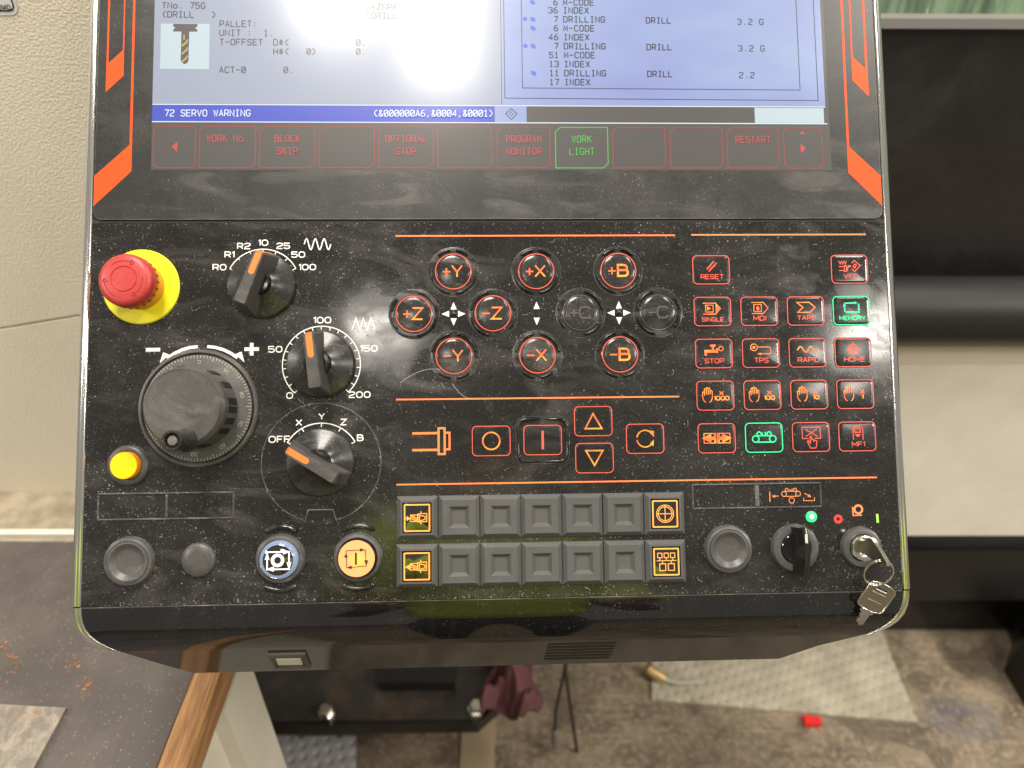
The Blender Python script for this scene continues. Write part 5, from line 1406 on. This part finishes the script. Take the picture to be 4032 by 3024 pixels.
# rag draped over the corner
def rag(px, py, z, sx, sy, name, label):
    p = atz(px, py, z); N = 44; vs = []; fs = []
    rr_ = random.Random(3)
    ph = [rr_.uniform(0, 6) for _ in range(6)]
    for j in range(N + 1):
        for i in range(N + 1):
            u_, v_ = i / N - .5, j / N - .5
            rr0 = max(abs(u_), abs(v_)) * 2
            h = 0.05 * (1 - rr0 ** 2) + 0.016 * math.sin(9 * u_ + 5 * v_ + ph[0]) + 0.013 * math.sin(14 * v_ - 8 * u_ + ph[1]) + 0.007 * math.sin(25 * u_ + ph[2]) * math.sin(21 * v_ + ph[3]) + 0.004 * math.sin(43 * u_ + 19 * v_ + 5 * math.sin(9 * v_))
            vs.append((p.x + u_ * sx * (1 + .2 * math.sin(7 * v_ + ph[4])), p.y + v_ * sy * (1 + .2 * math.sin(8 * u_ + ph[5])), z + max(h, -0.012)))
    for j in range(N):
        for i in range(N):
            a_ = j * (N + 1) + i; fs.append((a_, a_ + 1, a_ + N + 2, a_ + N + 1))
    b = W(); b.add(vs, fs); o = b.build(name, M['rag'], smooth=180)
    so = o.modifiers.new('thickness', 'SOLIDIFY'); so.thickness = 0.002
    tag(o, label, 'rag')
rag(2012, 2672, 0.235, 0.10, 0.15, 'rag', 'crumpled dusky pink rag on the corner of the black base unit')

# absorbent pads with pressed dimples
def pad(corners, m, label, pitch=0.025):
    A, B, C, D = corners    # four corners in order, on the floor
    nu = max(2, int((B - A).length / 0.0026)); nv = max(2, int((D - A).length / 0.0026))
    vs = []; fs = []
    for j in range(nv + 1):
        for i in range(nu + 1):
            s_, t = i / nu, j / nv
            p = (A * (1 - s_) + B * s_) * (1 - t) + (D * (1 - s_) + C * s_) * t
            gu = (p.x * 0.95 + p.y * 0.30) / pitch; gv = (-p.x * 0.30 + p.y * 0.95) / pitch
            row = round(gv); fu = gu; d = math.hypot((fu - round(fu)) * pitch, (gv - row) * pitch)
            dz = -0.0042 * math.exp(-(d / 0.0058) ** 4)
            z = 0.0075 + dz + 0.0008 * math.sin(p.x * 31) * math.sin(p.y * 23)
            vs.append((p.x, p.y, z))
    for j in range(nv):
        for i in range(nu):
            a_ = j * (nu + 1) + i; fs.append((a_, a_ + 1, a_ + nu + 2, a_ + nu + 1))
    # skirt to the floor
    o0 = len(vs); edge_ = [i for i in range(nu + 1)] + [(j + 1) * (nu + 1) - 1 for j in range(1, nv + 1)] + [nv * (nu + 1) + i for i in range(nu - 1, -1, -1)] + [j * (nu + 1) for j in range(nv - 1, 0, -1)]
    for e_ in edge_: vs.append((vs[e_][0], vs[e_][1], 0.0))
    n = len(edge_)
    for k in range(n): fs.append((edge_[k], o0 + k, o0 + (k + 1) % n, edge_[(k + 1) % n]))
    b = W(); b.add(vs, fs); tag(b.build('absorbent_pad', m, smooth=60), label, 'floor pad', 'absorbent pads on the floor')
pad([atz(2566, 2760, 0), atz(3610, 2850, 0), atz(3440, 2420, 0), atz(2560, 2380, 0)], M['pad'], 'large cream dimpled absorbent pad on the floor below the right end of the panel')
pad([atz(1095, 3240, 0), atz(1400, 3240, 0), atz(1402, 2905, 0), atz(1080, 2905, 0)], M['padgrey'], 'small grey dimpled absorbent pad by the bench leg')

# flat pale strip, cable, red scrap, brass nozzle
b = W(); a_, c_ = atz(1820, 2860, 0), atz(1950, 2860, 0); d_ = atz(1850, 3200, 0)
b.prism([(a_.x, d_.y), (c_.x, d_.y), (c_.x, a_.y + .08), (a_.x, a_.y + .08)], 0.0, 0.004)
tag(b.build('floor_strip', mat('pale_strip', (0.33, 0.25, 0.155), 0.8)), 'pale tan strip on the floor in front of the black base unit', 'cardboard')
b = W()
for k in range(260):
    px, py = random.uniform(2000, 4000), random.uniform(2450, 3020)
    if 2540 < px < 3620 and py < 2860: continue
    p = atz(px, py, 0); s_ = random.uniform(.001, .0035); a_ = random.uniform(0, PI)
    u_ = Vector((math.cos(a_), math.sin(a_), 0)) * s_ * random.uniform(1, 3); v_ = Vector((-math.sin(a_), math.cos(a_), 0)) * s_ * .6
    b.add([tuple(p + q_ + Vector((0, 0, z_))) for q_, z_ in ((-u_, .0005), (v_, .0012 + s_ * .4), (u_, .0006), (-v_, .0008))], [(0, 3, 2, 1)])
o = b.build('metal_chips', mat('chip_steel', (0.5, 0.44, 0.34), 0.4, metal=0.4)); o['kind'] = 'stuff'; tag(o, 'small metal chips and grit scattered on the concrete floor', 'metal chips')
ca = thing('cable', 'thin black cable hanging in a loop beneath the panel with a plug end', 'cable', (0, 0, 0))
yc = 0.80
def cpt(px, py): return aty(px, py, yc)
b = W(); b.tube([cpt(*p) for p in ((2226, 2560), (2224, 2640), (2205, 2720), (2188, 2800), (2186, 2880))], 0.0032, 8); b.build('cord', M['cable'], ca, smooth=60)
b = W(); b.tube([cpt(*p) for p in ((2230, 2560), (2228, 2640), (2240, 2740), (2258, 2860), (2275, 2980), (2285, 3080))], 0.0036, 8); b.build('cord', M['cable'], ca, smooth=60)
b = W(); b.tube([cpt(2186, 2872), cpt(2186, 2885), cpt(2185, 2925), cpt(2185, 2935)], [0.004, 0.0085, 0.0085, 0.006], 8); b.build('plug', M['grey'], ca)
b = W(); a_ = atz(3160, 2855, 0.01); 
pts = [(0, 0), (0.052, -0.002), (0.060, 0.004), (0.062, 0.018), (0.054, 0.026), (0.030, 0.024), (0.026, 0.031), (0.004, 0.030), (0.003, 0.012)]
a_.x += 0.004; b.prism([(a_.x + x * .66, a_.y + y * .75) for x, y in pts], 0.002, 0.014, 0.0015)
tag(b.build('plastic_scrap', M['redplastic'], smooth=20), 'bright red plastic scrap on the floor beside the cream pad', 'plastic scrap')
nz = thing('hose_nozzle', 'brass nozzle on a milky hose lying on the corner of the cream pad', 'nozzle', (0, 0, 0))
p = atz(2578, 2652, 0.02); 
b = W(); b.tube([(p.x - .02, p.y + .012, .022), (p.x - .012, p.y + .008, .022), (p.x + .012, p.y - .008, .02), (p.x + .022, p.y - .014, .02)], [0.007, 0.013, 0.013, 0.008], 12); b.build('nozzle_tip', M['brass'], nz, smooth=30)
b = W(); b.tube([(p.x + .015, p.y - .012, .016), (p.x + .05, p.y - .02, .014), (p.x + .11, p.y - .016, .013)], 0.0045, 10); b.build('hose', M['clearhose'], nz, smooth=60)

# --- the person in a hi-vis top who stands at the panel (seen only as a reflection in the gloss)
pr = thing('person', 'person in a yellow-green hi-vis top standing in front of the panel', 'person', (0.03, -0.40, 0))
def skin(name, verts, edges, radii, m, root_i=0):
    me = bpy.data.meshes.new(name); me.from_pydata(verts, edges, []); o = bpy.data.objects.new(name, me); COL.objects.link(o)
    md = o.modifiers.new('skin', 'SKIN'); 
    for i, r_ in enumerate(radii): me.skin_vertices[0].data[i].radius = r_
    me.skin_vertices[0].data[root_i].use_root = True
    sb = o.modifiers.new('sub', 'SUBSURF'); sb.levels = 2; sb.render_levels = 2
    me.materials.append(m); o.parent = pr
    return o
V = [(0, 0, .95), (0, -.01, 1.12), (0, -.01, 1.30), (0, 0, 1.42), (0, 0, 1.50), (0, .015, 1.60), (0, .02, 1.70), (-.10, 0, .90), (-.11, .01, .50), (-.12, 0, .08), (-.12, .12, .04), (.10, 0, .90), (.11, .01, .50), (.12, 0, .08), (.12, .12, .04),
     (-.18, 0, 1.40), (-.27, .02, 1.12), (-.21, .20, 1.20), (.18, 0, 1.40), (.27, .02, 1.12), (.21, .20, 1.20)]
E_ = [(0, 1), (1, 2), (2, 3), (3, 4), (4, 5), (5, 6), (0, 7), (7, 8), (8, 9), (9, 10), (0, 11), (11, 12), (12, 13), (13, 14), (3, 15), (15, 16), (16, 17), (3, 18), (18, 19), (19, 20)]
RR = [(.15, .11), (.125, .085), (.13, .085), (.09, .06), (.055, .055), (.085, .10), (.07, .085), (.09, .09), (.06, .06), (.045, .045), (.04, .03), (.09, .09), (.06, .06), (.045, .045), (.04, .03), (.05, .05), (.04, .04), (.03, .03), (.05, .05), (.04, .04), (.03, .03)]
skin('body', V, E_, RR, M['trouser'])
skin('hi_vis_top', [(0, 0, .98), (0, .01, 1.14), (0, .03, 1.32), (0, .02, 1.46), (-.20, .06, 1.49), (.20, .02, 1.45), (-.27, .14, 1.34), (.27, .10, 1.24)], [(0, 1), (1, 2), (2, 3), (3, 4), (3, 5), (4, 6), (5, 7)], [(.18, .135), (.18, .135), (.195, .14), (.15, .105), (.085, .085), (.075, .075), (.08, .08), (.07, .07)], M['hivis'])

# head with a plain face, hair and hands
hm = MB(1.0)
rings = []
for i in range(13):
    a = -PI / 2 + PI * i / 12
    z = 0.118 * math.sin(a); w_ = math.cos(a)
    ring = []
    for k in range(20):
        t = 2 * PI * k / 20
        fx = 0.074 * w_ * (0.86 if z < -0.05 else 1) * math.cos(t); fy = 0.094 * w_ * math.sin(t)
        d_ = abs(t - PI / 2)
        if d_ < 0.2 and -0.045 < z < 0.012: fy += 0.016
        if 0.25 < d_ < 0.55 and 0.0 < z < 0.03: fy -= 0.006
        ring.append((fx, fy + 0.02, 1.64 + z))
    rings.append(ring)
hm.loft(rings, cap0=True); hm.build('head', M['skin'], pr, smooth=60)
hm = MB(1.0); rings = []
for i in range(7):
    a = 0.12 + (PI / 2 - 0.12) * i / 6
    rings.append([(0.081 * math.cos(a) * math.cos(2 * PI * k / 20), 0.008 + 0.100 * math.cos(a) * math.sin(2 * PI * k / 20), 1.655 + 0.122 * math.sin(a)) for k in range(20)])
hm.loft(rings, cap0=True); hm.build('hair', M['hair'], pr, smooth=60)
for sx in (-1, 1):
    hx_, hy_, hz_ = sx * 0.21, 0.215, 1.205
    V = [(hx_, hy_, hz_), (hx_ - sx * 0.01, hy_ + 0.045, hz_ + 0.008), (hx_ - sx * 0.012, hy_ + 0.085, hz_ + 0.01)]
    E_ = [(0, 1), (1, 2)]; RR = [(.026, .020), (.036, .016), (.038, .013)]
    for j, (ox, ln) in enumerate(((-0.030, .030), (-0.010, .036), (0.010, .034), (0.029, .026))):
        b0 = len(V)
        V += [(V[2][0] + ox, V[2][1] + 0.012, V[2][2]), (V[2][0] + ox * 1.1, V[2][1] + 0.012 + ln * .8, V[2][2] - 0.006), (V[2][0] + ox * 1.1, V[2][1] + 0.012 + ln * 1.4, V[2][2] - 0.022)]
        E_ += [(2, b0), (b0, b0 + 1), (b0 + 1, b0 + 2)]; RR += [(.0095, .0095), (.0085, .0085), (.0075, .0075)]
    b0 = len(V)
    V += [(V[1][0] - sx * 0.040, V[1][1] + 0.010, V[1][2] - 0.006), (V[1][0] - sx * 0.056, V[1][1] + 0.036, V[1][2] - 0.012)]
    E_ += [(1, b0), (b0, b0 + 1)]; RR += [(.011, .011), (.009, .009)]
    skin('hand', V, E_, RR, M['skin'])
